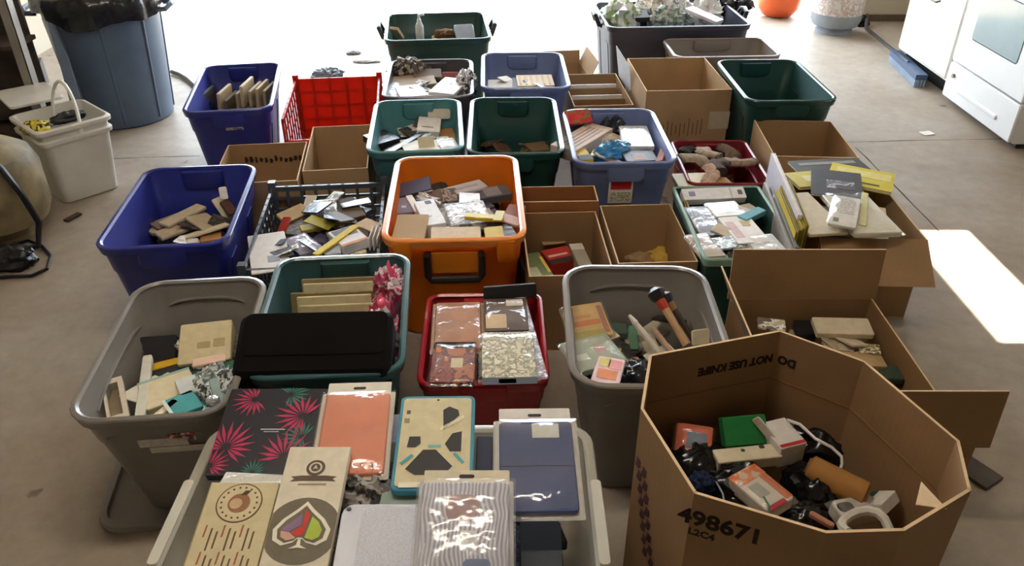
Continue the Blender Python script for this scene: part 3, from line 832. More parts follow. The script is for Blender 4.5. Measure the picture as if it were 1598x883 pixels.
b_f = carton('carton', 'deep carton with yellow scraps in its bottom', (.468, 2.47, 0), 3, .265, .42, .30, K1)
b_g = carton('carton', 'carton heaped with magazines at the right side', (1.235, 2.62, 0), -2, .36, .48, .32, K1, flaps=(('front', .17, 128), ('right', .15, 165)))
b_h = carton('carton', 'open carton with spread flaps behind the octagonal box', (.915, 1.79, 0), 0, .45, .67, .25, K2, flaps=(('back', .17, 6, 1.04), ('left', .15, 22, .9), ('front', .17, -4, 1.16)))

lump('floor_crumb', 'small grey crumb on the bright floor left of the green tote', 'debris', (-1.108, 5.611, 0.000), (.05, .03, .012), 10, fabric('#8f8f90'), .4, 4, 201)
lump('floor_crumb', 'flat grey smear of dirt in front of the far green tote', 'debris', (-0.989, 5.418, 0.000), (.09, .03, .008), 0, fabric('#a39c96'), .4, 4, 202)
lump('plastic_scrap', 'grey blue plastic scrap on the floor behind the red crate', 'debris', (-1.184, 5.076, 0.000), (.09, .05, .04), 20, glossy('#8a99a4'), .5, 4, 203, crease=True)

# octagonal box
O9 = [(0.300, 1.400, 0.580), (0.611, 1.492, 0.580), (0.763, 1.378, 0.580), (0.851, 1.131, 0.580), (0.813, 1.006, 0.580), (0.658, 0.916, 0.580), (0.525, 0.911, 0.580), (0.321, 0.999, 0.580), (0.257, 1.224, 0.580)]
cx = sum(p[0] for p in O9)/9; cy = sum(p[1] for p in O9)/9
t_oct = thing('octagonal_box', 'large octagonal cardboard box with printed lettering at the right front', 'cardboard box', (cx, cy, 0))
km = [kraft('#997855', 'oct'), paper('#d6b78e', .8)]
OH = .58
pv = [Vector((p[0]-cx, p[1]-cy, 0)) for p in O9]
octM = []
for i in range(9):
    a, b = pv[i], pv[(i+1) % 9]          # clockwise seen from above
    d = b - a; ln = d.length; ang = math.atan2(d.y, d.x)
    M = Matrix.Translation(a) @ Matrix.Rotation(ang, 4, 'Z')   # local x along the panel, +y = outside (clockwise)
    octM.append((M, ln))
    mb = MB(); mb.box(0, -.006, 0, ln, 0, OH, M, mi_edge=1, thin=1); link('side_panel', mb, km, t_oct, smooth=False)
mb = MB(); mb.loft([[tuple(v*.985) for v in reversed(pv)], [tuple(v*.985 + Vector((0, 0, .006))) for v in reversed(pv)]]); link('bottom_panel', mb, km[0], t_oct, smooth=False)
for i in range(9):      # score line pressed into each panel below the rim
    M, ln = octM[i]
    link('score_line', MB().box(.002, -.0068, OH-.135, ln-.002, -.0060, OH-.131, M), kraft('#8a6640', 'score'), t_oct, smooth=False)
BK = paper('#241710', .8)
# inside faces: +y is outside, so the inside is read from -y
def on_inside(i, x, z, flip): 
    M, ln = octM[i]
    m = M @ Matrix.Translation((x, -.0066, z)) @ Matrix.Rotation(R(90), 4, 'X')
    if flip: m = m @ Matrix.Rotation(R(180), 4, 'Z')
    return m
def on_outside(i, x, z):
    M, ln = octM[i]
    return M @ Matrix.Translation((x, .0006, z)) @ Matrix.Rotation(R(180), 4, 'Z') @ Matrix.Rotation(R(90), 4, 'X')
L0 = octM[0][1]; L1 = octM[1][1]
text_mesh('lettering', 'NOT USE KNIFE', .030, BK, t_oct, on_inside(0, L0*.68, OH-.072, True), .0016, .90)
text_mesh('lettering', 'DO', .030, BK, t_oct, on_inside(1, L1*.17, OH-.072, True), .0016, .90)
L7 = octM[6][1]
text_mesh('lettering', '498671', .050, BK, t_oct, on_outside(6, L7*.76, OH-.060), .0016, 1.0)
text_mesh('lettering', 'L2C4', .022, BK, t_oct, on_outside(6, L7*.89, OH-.095), .0008)
mb = MB(); M, ln = octM[7]; rnd = random.Random(3)
for k in range(16):    # smeared printed characters, not readable
    z = OH - .13 - .027*(k//2); x = ln*(.80 - .045*(k//2)) + (.03 if k % 2 else 0)
    mb.box(x-.010, .0002, z-.010, x+.006, .0012, z+.009, M); mb.box(x-.003, .0002, z-.016, x+.010, .0012, z-.006, M)
link('lettering', mb, paper('#4a2832'), t_oct, smooth=False)
mb = MB(); mb.loft([[(-.03,0,0), (.02,-.01,0), (0,.05,.004)], [(-.03,0,.002), (.02,-.01,.002), (0,.05,.006)]])
o = link('torn_flap', mb, paper('#e2c7a0'), t_oct); o.location = Vector((0.736, 0.981, 0.570)) - Vector((cx, cy, 0))
slab('dark_floor_slab', 'dark flat board on the floor right of the octagonal box', 'board', (1.290, 1.547, 0.012), (1.359, 1.589, 0.012), (1.286, 1.686, 0.012), .01, mat('#4d4339', .8, 0, .15, 12), .003)  # thin dark slab lying flat on the floor

# ------------------------------------------------------------------ things in the containers
CLR = clear_film('#ffffff', .03, .10, .35, 18)
CLR2 = clear_film('#f2efe6', .10, .14, .4, 22)
CREAM, TAN, WHITE, BLACK = paper('#d9cba6'), paper('#c7a878'), paper('#eeeae6'), plastic('#1a1a1c', .45)
KRA = kraft(K3)
G_ = 'packets piled in the totes'
DARKP = ['#2a2624', '#3a342e', '#4d4436', '#20242c', '#5a5048']
MIXP = ['#b9a98a', '#8d7d66', '#3a342e', '#d6d0c6', '#54506a', '#6a5040']
def fill(T, w, l, cap, n, pal, seed, what, z0=.014, **k):
    filler('packet', what, (T.location.x, T.location.y, T.location.z), math.degrees(T.rotation_euler.z), w, l, z0, cap, n, pal, seed, **k)

# far green tote
fill(t_green_top, .50, .50, .29, 30, DARKP, 1, 'packet low in the far green tote')
slab('tan_packet', 'tan packet upright at the left of the far green tote', 'packet', (-0.707, 4.908, 0.300), (-0.653, 4.880, 0.300), (-0.688, 4.832, 0.370), .02, paper('#b39b78'))
t = thing('white_bottle', 'slim white spray bottle standing in the far green tote', 'bottle', (-0.572, 5.040, 0.240), 0)
mb = MB(); mb.lathe([(.022, 0), (.026, .01), (.026, .10), (.014, .125), (.012, .14), (.0, .142)], 16); link('body', mb, plastic('#e8ebec'), t)
mb = MB(); mb.tube([(0,0,.14), (0,0,.165), (.03,0,.172)], .009); link('spout', mb, plastic('#f4f6f6'), t)
lump('brown_bundle', 'small brown bundle at the middle of the far green tote', 'bundle', (-0.405, 4.916, 0.290), (.07, .05, .04), 0, fabric('#6e5036'), .35, 3, 4)
slab('silver_case', 'silver blue case leaning in the far green tote', 'case', (-0.333, 4.836, 0.320), (-0.219, 4.863, 0.320), (-0.313, 4.924, 0.380), .03, mat('#9fb0c8', .3, .5), .012)
slab('tan_card', 'small tan card beside the brown bundle in the far green tote', 'card', (-0.478, 4.866, 0.300), (-0.421, 4.880, 0.300), (-0.461, 4.905, 0.320), .004, paper('#c49c62'))

# charcoal tote heap
fill(t_charcoal, .72, .5, .30, 16, DARKP, 2, 'packet low in the big charcoal tote', size=(.16, .24), th=(.03, .05))
def wad(nm, lb, c, r, rz, m, seed, amp=.45, fr=2.6): return lump(nm, lb, 'bag', c, r, rz, m, amp, fr, seed, crease=True)
wad('plastic_bag', 'white and green plastic bag at the left of the charcoal tote', (0.671, 5.057, 0.330), (.11, .12, .10), 10, printed(['#eef0ee', '#9cc08a', '#f4f4f2'], 9), 11)
wad('plastic_bag', 'clear crinkled bag with pale goods in the charcoal tote', (0.946, 5.242, 0.330), (.16, .14, .11), 25, printed(['#e8e4e2', '#bfae9c', '#f2f0ee', '#8f887e'], 22), 12)
wad('plastic_bag', 'greenish bag at the front middle of the charcoal tote', (0.972, 5.027, 0.330), (.12, .07, .08), 5, printed(['#a9bab2', '#d8dcd8', '#7f9a92'], 22), 13)
wad('plastic_bag', 'bright white crumpled bag right of centre in the charcoal tote', (1.200, 5.118, 0.330), (.10, .10, .10), 40, glossy('#f2f2f4'), 14)
wad('plastic_bag', 'black bag at the right end of the charcoal tote', (1.385, 5.373, 0.330), (.13, .16, .09), 60, glossy('#24242a'), 15)
wad('plastic_bag', 'dark bag at the far side of the charcoal tote', (1.156, 5.502, 0.340), (.16, .08, .09), 0, glossy('#33312e'), 16)
slab('white_packet', 'long white packet leaning across the charcoal tote', 'packet', (1.205, 4.826, 0.420), (1.263, 4.885, 0.420), (1.185, 5.127, 0.460), .02, glossy('#f0eef2'))
slab('dark_packet', 'dark packet between white bags in the charcoal tote', 'packet', (0.739, 4.955, 0.410), (0.838, 4.970, 0.410), (0.759, 5.059, 0.430), .03, paper('#3c3836'))

# dark grey tote
fill(t_char2, .36, .50, .315, 34, ['#4d4436', '#b0a498', '#3a342e', '#8a8078', '#d0ccc8'], 3, 'packet low in the dark grey tote')
lump('cable_bundle', 'grey brown tangled bundle at the far left of the dark grey tote', 'bundle', (-0.540, 4.181, 0.298), (.10, .07, .06), 10, printed(['#6a6058', '#3a322e', '#b0a498'], 30), .5, 4, 21)
slab('tan_packet', 'long tan packet across the dark grey tote', 'packet', (-0.601, 3.931, 0.320), (-0.380, 3.980, 0.330), (-0.579, 4.103, 0.330), .03, paper('#a08d74'))
slab('grey_packet', 'pale grey packet at the front of the dark grey tote', 'packet', (-0.532, 3.712, 0.350), (-0.404, 3.748, 0.350), (-0.534, 3.920, 0.340), .02, glossy('#b8b4c0'), sleeve=(CLR2, .006))
slab('white_packet', 'bright white packet on the right of the dark grey tote', 'packet', (-0.405, 3.766, 0.360), (-0.279, 3.729, 0.360), (-0.360, 3.999, 0.360), .018, paper('#f6f4f6'), decals=(('printed_dot', .45, .55, .55, .65, paper('#b8b4b4')),))
wad('plastic_bag', 'clear crumpled bag at the right of the dark grey tote', (-0.230, 3.950, 0.290), (.05, .10, .07), 0, printed(['#d8d6d8', '#8f8a8c', '#f2f2f4', '#55505a'], 24), 22)
slab('red_packet', 'dull red packet behind the white packet in dark grey tote', 'packet', (-0.356, 4.020, 0.350), (-0.264, 4.020, 0.350), (-0.350, 4.041, 0.370), .02, paper('#8a4a48'))

slab('brown_packet', 'brown packet behind the long tan one in the dark grey tote', 'packet', (-0.508, 4.061, 0.330), (-0.361, 4.082, 0.330), (-0.506, 4.147, 0.350), .02, paper('#6e6054'))
slab('grey_sleeve', 'clear grey sleeve at the left wall of the dark grey tote', 'sleeve', (-0.605, 3.769, 0.330), (-0.527, 3.788, 0.330), (-0.577, 4.000, 0.330), .01, glossy('#8d8890'), sleeve=(CLR2, .004))
slab('white_slip', 'white slip at the front middle of the dark grey tote', 'paper', (-0.472, 3.717, 0.345), (-0.336, 3.745, 0.345), (-0.470, 3.791, 0.345), .006, paper('#dcd8de'))

scatter(t_char2, 'dark grey tote', .28, .36, .31, 10, ['#d0ccc8', '#8a8078', '#4d4436', '#b0a498', '#3a342e', '#e4e0e4'], 307, (.07, .14), y0=.04)

# small slate tote
slab('beige_packet', 'beige packet at the left front of the small slate blue tote', 'packet', (-0.124, 3.882, 0.330), (0.003, 3.882, 0.330), (-0.102, 4.040, 0.330), .02, paper('#a89c8c'))
fill(t_slate_up, .33, .48, .31, 30, MIXP, 4, 'packet low in the small slate blue tote')
slab('tan_packet', 'ribbed tan packet in the small slate blue tote', 'packet', (0.029, 3.910, 0.340), (0.214, 3.920, 0.340), (0.020, 4.082, 0.340), .025, paper('#cdb58c'), decals=tuple(('ridge', .06+.16*k, .1, .12+.16*k, .9, paper('#b89c70'), .002) for k in range(6)))
slab('white_packet', 'white packet at the front of the small slate blue tote', 'packet', (0.072, 3.823, 0.350), (0.216, 3.832, 0.350), (0.080, 3.930, 0.330), .02, paper('#e8e8ec'))
slab('dark_packet', 'dark packet left of the tan one in the small slate blue tote', 'packet', (-0.045, 3.940, 0.320), (0.042, 3.911, 0.330), (-0.050, 4.102, 0.320), .03, paper('#3d4562'))

# teal tote
fill(t_teal, .30, .50, .275, 36, ['#2a2624', '#4d4436', '#b8aa90', '#d8d2c8', '#3a342e'], 5, 'packet low in the teal tote')
slab('white_packet', 'white packet with grey line on top in the teal tote', 'packet', (-0.423, 3.371, 0.320), (-0.321, 3.373, 0.310), (-0.395, 3.505, 0.332), .025, paper('#f4f2f4'), decals=(('printed_line', .2, .25, .7, .31, paper('#8a86a8')),))
slab('cream_packet', 'cream padded packet behind the white one in the teal tote', 'packet', (-0.384, 3.504, 0.320), (-0.282, 3.515, 0.316), (-0.371, 3.517, 0.364), .03, paper('#d6ccba'), .012)
for k, (a, b, c) in enumerate((((-0.571, 3.233, 0.290), (-0.544, 3.198, 0.290), (-0.466, 3.498, 0.310)), ((-0.529, 3.158, 0.310), (-0.503, 3.144, 0.310), (-0.443, 3.451, 0.310)), ((-0.500, 3.191, 0.290), (-0.472, 3.184, 0.290), (-0.418, 3.447, 0.290)))):
    slab('dark_strip', 'long dark strip lying diagonally in the teal tote', 'strip', a, b, c, .03, glossy(['#2a2420', '#1d1b1e', '#3a2e24'][k]), grp='dark strips in the teal tote')
slab('tan_packet', 'orange tan packet at the right of the teal tote', 'packet', (-0.308, 3.329, 0.280), (-0.241, 3.343, 0.280), (-0.309, 3.496, 0.280), .03, paper('#b98a5a'))
slab('white_sheet', 'crumpled white sheet at the front of the teal tote', 'paper', (-0.441, 3.084, 0.330), (-0.233, 3.131, 0.330), (-0.414, 3.324, 0.300), .006, paper('#eae6de'))
slab('cream_wrapper', 'folded cream wrapper standing in the front of the teal tote', 'wrapper', (-0.389, 3.158, 0.310), (-0.323, 3.178, 0.310), (-0.376, 3.197, 0.360), .012, CREAM)
slab('green_card', 'small olive card at the front left of the teal tote', 'card', (-0.508, 3.107, 0.320), (-0.446, 3.121, 0.320), (-0.502, 3.195, 0.300), .004, paper('#8a8a52'))

slab('dark_box', 'dark glossy box lying at the left of the teal tote', 'box', (-0.575, 3.234, 0.310), (-0.487, 3.306, 0.310), (-0.540, 3.435, 0.310), .03, glossy('#2a2a30'))
slab('clear_sleeve', 'clear sleeve with a pale insert at the right front of the teal tote', 'sleeve', (-0.290, 3.117, 0.330), (-0.217, 3.138, 0.330), (-0.300, 3.250, 0.330), .01, paper('#d0dce0'), sleeve=(CLR2, .004))

scatter(t_teal, 'teal tote', .20, .30, .28, 7, ['#2a2624', '#4d4436', '#d8d2c8', '#b8aa90', '#e8e4dc'], 305, (.07, .13), y0=.08)
scatter(t_dkgreen, 'nearly empty dark green tote', .24, .30, .19, 9, ['#5a4a3a', '#3a3a3a', '#7a6248', '#6a4434'], 306, y0=.15)

# dark green middle tote
fill(t_dkgreen, .29, .52, .17, 30, ['#4a3a2c', '#2c2a26', '#5a4a3a', '#3a3a3a'], 6, 'packet on the bottom of the dark green tote')
slab('brown_card', 'brown card near the front of the nearly empty dark green tote', 'card', (0.088, 3.323, 0.240), (0.180, 3.352, 0.240), (0.097, 3.450, 0.230), .012, paper('#7a6248'))

# slate tote in front
fill(t_slate, .31, .50, .30, 40, MIXP, 7, 'packet low in the slate blue tote with the sticker')
slab('red_packet', 'red and green printed packet at the far left of the slate blue tote', 'packet', (0.242, 3.311, 0.370), (0.355, 3.342, 0.370), (0.252, 3.376, 0.410), .015, printed(['#c8262c', '#d8343a', '#4f8a3c', '#c8262c'], 26), .01)
slab('pink_box', 'pale pink printed box lying diagonally in the slate blue tote', 'box', (0.259, 3.064, 0.350), (0.441, 3.317, 0.350), (0.236, 3.244, 0.350), .05, paper('#d8c4b4'), decals=tuple(('printed_line', .12, .18+.16*k, .85, .24+.16*k, paper('#a8877a')) for k in range(4)))
slab('white_pouch', 'bright white pouch on the right of the slate blue tote', 'pouch', (0.467, 3.117, 0.350), (0.592, 3.117, 0.350), (0.475, 3.348, 0.350), .02, glossy('#f0f0f4'), .008, sleeve=(CLR, .004))
slab('yellow_packet', 'small yellow and black packet at the front of the slate blue tote', 'packet', (0.276, 2.996, 0.340), (0.331, 3.009, 0.340), (0.292, 3.141, 0.340), .02, paper('#d0ae2a'), decals=(('black_band', .0, .0, 1, .35, paper('#221c14')),))
lump('beige_pad', 'round beige padded thing in the middle of the slate blue tote', 'pad', (0.425, 3.257, 0.280), (.06, .06, .04), 0, fabric('#c4b3a0'), .15, 2, 31)
wad('blue_bag', 'bright blue bag at the front of the slate blue tote', (0.427, 3.120, 0.280), (.085, .055, .055), 10, glossy('#3d8fc4'), 32, .3)
slab('black_device', 'black device at the front right of the slate blue tote', 'device', (0.460, 2.983, 0.340), (0.590, 2.996, 0.340), (0.469, 3.101, 0.340), .03, BLACK, .012, decals=(('pale_label', .25, .1, .65, .6, paper('#b89a98')),))
slab('rust_packet', 'rust red packet at the right wall of the slate blue tote', 'packet', (0.573, 2.983, 0.340), (0.601, 2.973, 0.350), (0.591, 3.141, 0.340), .03, paper('#9a4a30'))
wad('dark_bag', 'dark bag between pink box and white pouch in the slate blue tote', (0.446, 3.383, 0.300), (.05, .05, .05), 0, glossy('#2c2f3c'), 33)

scatter(t_slate, 'slate blue tote with sticker', .22, .34, .30, 7, ['#2c2f3c', '#b9a98a', '#d6d0c6', '#6a5040', '#3a342e'], 308, (.06, .11))
scatter(t_slate_up, 'small slate blue tote', .24, .30, .315, 6, ['#b9a98a', '#8d8d98', '#d6d0c6', '#54506a'], 309, (.07, .12))

# royal blue tote at the back left: cards on edge
fill(t_blue_tl, .28, .58, .27, 34, DARKP, 8, 'packet low in the back royal blue tote')
for k, (a, h, c) in enumerate((((-1.522, 3.792, 0.270),.22,'#4a4a44'), ((-1.428, 3.774, 0.270),.235,'#c9b58e'), ((-1.400, 3.774, 0.270),.20,'#6a5f4a'), ((-1.343, 3.792, 0.270),.23,'#a89878'), ((-1.323, 3.810, 0.270),.26,'#cdbb96'), ((-1.285, 3.810, 0.270),.235,'#b7a584'), ((-1.255, 3.828, 0.270),.24,'#c4b08a'), ((-1.225, 3.847, 0.270),.225,'#a5967a'))):
    a = Vector(a)
    slab('card_packet', 'cardboard backed packet on edge, %s in the back blue tote' % ['dark and leftmost', 'tan and left of the gap', 'dull brown', 'greyish tan', 'tallest', 'next right of the tallest', 'second from the right', 'rightmost'][k], 'packet',
         a + Vector((0, 0, -.10)), a + Vector((.012, .16, -.10)), a + Vector((.012, 0, h-.16)), .016, paper(c), .003, grp='packets on edge in the back blue tote')

# royal blue tote, left middle
fill(t_blue_ml, .30, .52, .235, 34, ['#2a2624', '#3a342e', '#8a7a62', '#20242c', '#b0a488'], 9, 'packet low in the left royal blue tote')
for k, (a, b, c, h) in enumerate((((-1.297, 2.546, 0.250), (-1.161, 2.696, 0.250), (-1.330, 2.644, 0.250), '#b8a88c'), ((-1.279, 2.557, 0.265), (-1.152, 2.693, 0.265), (-1.300, 2.626, 0.265), '#8d7f6c'), ((-1.239, 2.486, 0.265), (-1.097, 2.631, 0.265), (-1.268, 2.552, 0.265), '#c6b698'), ((-1.238, 2.553, 0.280), (-1.148, 2.706, 0.280), (-1.270, 2.602, 0.280), '#d0c2a4'))):
    slab('paper_sleeve', 'worn paper sleeve in a fanned stack, %s, left royal blue tote' % ['lowest', 'second from the bottom', 'front one', 'topmost'][k], 'paper', a, b, c, .012, paper(h), .003, grp='paper sleeves in the left blue tote')
slab('leaning_card', 'pale card leaning upright at the right of the royal blue tote', 'card', (-1.063, 2.644, 0.250), (-1.036, 2.680, 0.250), (-1.100, 2.700, 0.320), .008, paper('#c9bda2'))
slab('white_tag', 'small white tag sticking up in the left royal blue tote', 'tag', (-1.079, 2.679, 0.320), (-1.052, 2.689, 0.320), (-1.082, 2.704, 0.360), .004, WHITE)
slab('brown_packet', 'orange brown packet at the front of the left royal blue tote', 'packet', (-1.084, 2.436, 0.280), (-1.017, 2.459, 0.280), (-1.104, 2.533, 0.270), .025, paper('#a5713c'))
slab('brown_strip', 'dark brown strip beside the leaning card in the royal blue tote', 'strip', (-1.042, 2.638, 0.280), (-1.016, 2.664, 0.280), (-1.073, 2.699, 0.310), .01, paper('#5a3526'))
slab('grey_card', 'grey card at the front edge of the left royal blue tote', 'card', (-1.103, 2.369, 0.310), (-1.067, 2.378, 0.310), (-1.098, 2.405, 0.310), .006, paper('#c4bdae'))

scatter(t_blue_ml, 'left royal blue tote', .22, .34, .25, 9, ['#b8a88c', '#8d7f6c', '#d0c2a4', '#3a342e', '#c9bda2', '#2a2624'], 301, (.08, .16), y0=.03)

# black lattice crate
scatter(t_milk, 'black crate', .30, .44, .27, 14, ['#b8a88c', '#8d7f6c', '#5a4632', '#d6d0c6', '#54506a', '#2c3040', '#a8a03a'], 302)
fill(t_milk, .36, .56, .265, 44, MIXP, 10, 'packet low in the black lattice crate')
E2 = [
 ('tan_card', 'tan card tilted at the far left of the black crate', 'card', (-0.824, 2.591, 0.270), (-0.750, 2.683, 0.270), (-0.830, 2.670, 0.290), .012, paper('#b79a70')),
 ('carded_pack', 'clear carded pack behind the yellow strip in the black crate', 'packet', (-0.731, 2.623, 0.280), (-0.643, 2.643, 0.280), (-0.745, 2.739, 0.290), .012, printed(['#8a8378', '#d8d4d8', '#5a544e'], 40)),
 ('brown_packet', 'large brown packet at the far right of the black crate', 'packet', (-0.635, 2.606, 0.270), (-0.540, 2.657, 0.270), (-0.672, 2.759, 0.280), .03, paper('#5a4632')),
 ('red_strip', 'red strip on edge at the left wall of the black crate', 'strip', (-0.852, 2.512, 0.250), (-0.819, 2.494, 0.260), (-0.864, 2.603, 0.290), .01, paper('#b03a2a')),
 ('grey_card', 'large off white card with grey logo at the front left of black crate', 'card', (-0.834, 2.187, 0.300), (-0.714, 2.227, 0.300), (-0.837, 2.487, 0.290), .006, paper('#cfc8c0')),
 ('purple_pack', 'grey purple packet in the middle of the black crate', 'packet', (-0.716, 2.343, 0.280), (-0.647, 2.400, 0.280), (-0.736, 2.505, 0.280), .02, paper('#7e7790')),
 ('yellow_band', 'bright yellow strip laid diagonally over the black crate', 'strip', (-0.667, 2.313, 0.305), (-0.641, 2.300, 0.305), (-0.638, 2.555, 0.305), .008, paper('#cdb418')),
 ('yellow_pack', 'flat yellow packet behind the purple one in the black crate', 'packet', (-0.752, 2.524, 0.275), (-0.664, 2.562, 0.275), (-0.754, 2.572, 0.275), .015, paper('#b3a03a')),
 ('white_box', 'white box with orange edge at the right front of the black crate', 'box', (-0.573, 2.365, 0.300), (-0.492, 2.423, 0.300), (-0.615, 2.487, 0.300), .035, paper('#e6e4e8')),
 ('tan_card', 'tan card behind the white box in the black crate', 'card', (-0.567, 2.544, 0.290), (-0.487, 2.487, 0.290), (-0.560, 2.619, 0.290), .008, paper('#b89868')),
 ('blue_pack', 'pale blue white packet in front of the yellow strip in black crate', 'packet', (-0.630, 2.330, 0.290), (-0.576, 2.343, 0.290), (-0.636, 2.405, 0.290), .015, paper('#c3c9da')),
 ('dark_box', 'dark blue box across the back of the black crate', 'box', (-0.714, 2.667, 0.265), (-0.611, 2.693, 0.265), (-0.722, 2.709, 0.270), .01, paper('#2c3040')),
]
for e in E2:
    dec = ()
    if e[0] == 'grey_card': dec = (('printed_logo', .45, .22, .75, .38, paper('#7f858c')),)
    if e[0] == 'white_box': dec = (('dark_window', .1, .5, .9, .95, paper('#6c7078')), ('orange_edge', 0, 0, 1, .12, paper('#d08a5a')))
    slab(*e, decals=dec, sleeve=(CLR, .004) if e[0] in ('carded_pack', 'purple_pack') else None)
for k in range(3):
    x = 575 + 6*k
    slab('white_strip', 'white card on edge at the right front of the black crate', 'card', (lambda p: p)(Vector((-0.485, 2.386, 0.270)) + Vector((.014*k, 0, 0))), Vector((-0.485, 2.386, 0.270)) + Vector((.014*k+.004, .10, 0)), Vector((-0.485, 2.386, 0.270)) + Vector((.014*k, 0, .05)), .005, WHITE, grp='white cards on edge in the black crate')

# orange tote
fill(t_orange, .38, .58, .31, 52, MIXP, 11, 'packet low in the orange tote')
E3 = [
 ('tan_stick', 'tan and dark flat box at the far left of the orange tote', 'box', (-0.403, 2.774, 0.300), (-0.326, 2.842, 0.300), (-0.408, 2.821, 0.310), .03, paper('#a98d60'), ()),
 ('dark_packet', 'dark packet under the long white box in the orange tote', 'packet', (-0.398, 2.761, 0.290), (-0.248, 2.863, 0.290), (-0.392, 2.807, 0.300), .03, paper('#3c332c'), ()),
 ('long_box', 'long pale grey box lying diagonally in the orange tote', 'box', (-0.321, 2.638, 0.330), (-0.090, 2.779, 0.330), (-0.344, 2.707, 0.330), .045, paper('#cfc9d0'), (('printed_line', .1, .4, .9, .6, paper('#b4aeb8')),)),
 ('slate_packet', 'dark grey packet right of the long box in the orange tote', 'packet', (-0.234, 2.657, 0.315), (0.002, 2.743, 0.315), (-0.225, 2.744, 0.320), .03, paper('#5a5862'), (('pale_patch', .6, .1, .85, .9, paper('#8f8a92')),)),
 ('purple_box', 'grey purple box at the left wall of the orange tote', 'box', (-0.416, 2.571, 0.320), (-0.349, 2.586, 0.320), (-0.408, 2.700, 0.320), .03, paper('#8b8296'), (('white_mark', .35, .3, .6, .45, paper('#d8d4dc')),)),
 ('white_tag', 'upright white tag in the left of the orange tote', 'tag', (-0.346, 2.547, 0.340), (-0.322, 2.557, 0.340), (-0.353, 2.671, 0.350), .008, WHITE, ()),
 ('white_box', 'white printed box in the middle left of the orange tote', 'box', (-0.293, 2.404, 0.360), (-0.223, 2.427, 0.360), (-0.315, 2.598, 0.360), .05, paper('#e9e9ee'), (('dark_cap', .5, .82, .8, .95, paper('#5a606c')), ('printed_line', .1, .3, .5, .36, paper('#aab0c4')))),
 ('kraft_box', 'plain tan box at the front left of the orange tote', 'box', (-0.395, 2.289, 0.370), (-0.286, 2.289, 0.370), (-0.398, 2.469, 0.370), .05, KRA, ()),
 ('blister_pack', 'clear domed blister pack in the middle of the orange tote', 'packet', (-0.208, 2.423, 0.350), (-0.068, 2.455, 0.350), (-0.201, 2.598, 0.350), .03, printed(['#c9c5c8', '#8c888c', '#e2e0e4'], 30), ()),
 ('yellow_tool', 'small yellow handled tool on the blister pack in the orange tote', 'tool', (-0.164, 2.441, 0.375), (-0.033, 2.422, 0.375), (-0.164, 2.474, 0.375), .014, plastic('#d0b824'), (('grip_end', .78, -.6, 1.02, 1.6, plastic('#c4ac1c'), .006),)),
 ('tan_card', 'large tan card at the front of the orange tote', 'card', (-0.263, 2.261, 0.371), (-0.098, 2.273, 0.367), (-0.264, 2.376, 0.370), .02, paper('#c3a983'), ()),
 ('yellow_card', 'small yellow card at the front right of the orange tote', 'card', (-0.085, 2.274, 0.371), (-0.023, 2.280, 0.375), (-0.084, 2.376, 0.370), .012, paper('#c9a93a'), ()),
 ('dark_bag_pack', 'dark packet at the right front corner of the orange tote', 'packet', (-0.027, 2.298, 0.360), (0.027, 2.315, 0.360), (-0.038, 2.460, 0.360), .03, glossy('#2e2a34'), ()),
 ('rust_packet', 'rust brown packet at the right wall of the orange tote', 'packet', (-0.038, 2.488, 0.340), (0.024, 2.474, 0.340), (-0.049, 2.618, 0.340), .025, paper('#8a5236'), ()),
 ('pink_strip', 'pale pink strip at the right of the orange tote', 'strip', (-0.064, 2.450, 0.365), (0.019, 2.395, 0.365), (-0.054, 2.508, 0.365), .01, paper('#c8a89c'), ()),
]
for e in E3:
    slab(*e[:8], decals=e[8], sleeve=(CLR2, .006) if e[0] == 'blister_pack' else None)

scatter(t_orange, 'orange tote', .32, .44, .315, 10, ['#b9a98a', '#8d7d66', '#d6d0c6', '#54506a', '#6a5040', '#3a342e'], 312, (.07, .14), 16)

# carton with olive packet, carton with yellow scraps
fill(b_e, .25, .36, .15, 14, DARKP, 12, 'packet low in the carton beside the orange tote', size=(.07, .13))
slab('olive_box', 'olive green box with pale print in the carton by the orange tote', 'box', (0.062, 2.276, 0.220), (0.145, 2.300, 0.220), (0.057, 2.459, 0.220), .07, paper('#6a7446'), decals=(('pale_panel', .1, .1, .55, .45, paper('#a9ad84')), ('yellow_edge', .86, .2, .99, .8, paper('#c8a83a'))))
slab('red_box', 'red and black printed box in the carton by the orange tote', 'box', (0.140, 2.397, 0.210), (0.237, 2.436, 0.210), (0.136, 2.509, 0.210), .06, paper('#a8261e'), decals=(('black_band', 0, 0, 1, .3, paper('#241412')), ('white_print', .1, .45, .8, .58, paper('#d8b0a4'))))
slab('grey_box', 'narrow grey box with pale end in the carton by the orange tote', 'box', (0.233, 2.334, 0.230), (0.280, 2.342, 0.230), (0.232, 2.511, 0.230), .05, paper('#9a9080'), decals=(('pale_end', 0, .75, 1, 1, paper('#c8c2ba')),))
slab('carton_tab', 'tan cardboard tab lying in the back of the olive packet carton', 'card', (0.116, 2.589, 0.180), (0.203, 2.609, 0.180), (0.118, 2.638, 0.180), .005, KRA)
lump('yellow_scrap', 'crumpled yellow packet at the bottom of the deep carton', 'packet', (0.576, 2.652, 0.042), (.06, .05, .05), 0, paper('#c7a23c'), .4, 3, 41)
lump('tan_scrap', 'crumpled tan packet beside the yellow one in the deep carton', 'packet', (0.496, 2.643, 0.042), (.06, .05, .045), 0, paper('#a08058'), .4, 3, 42)

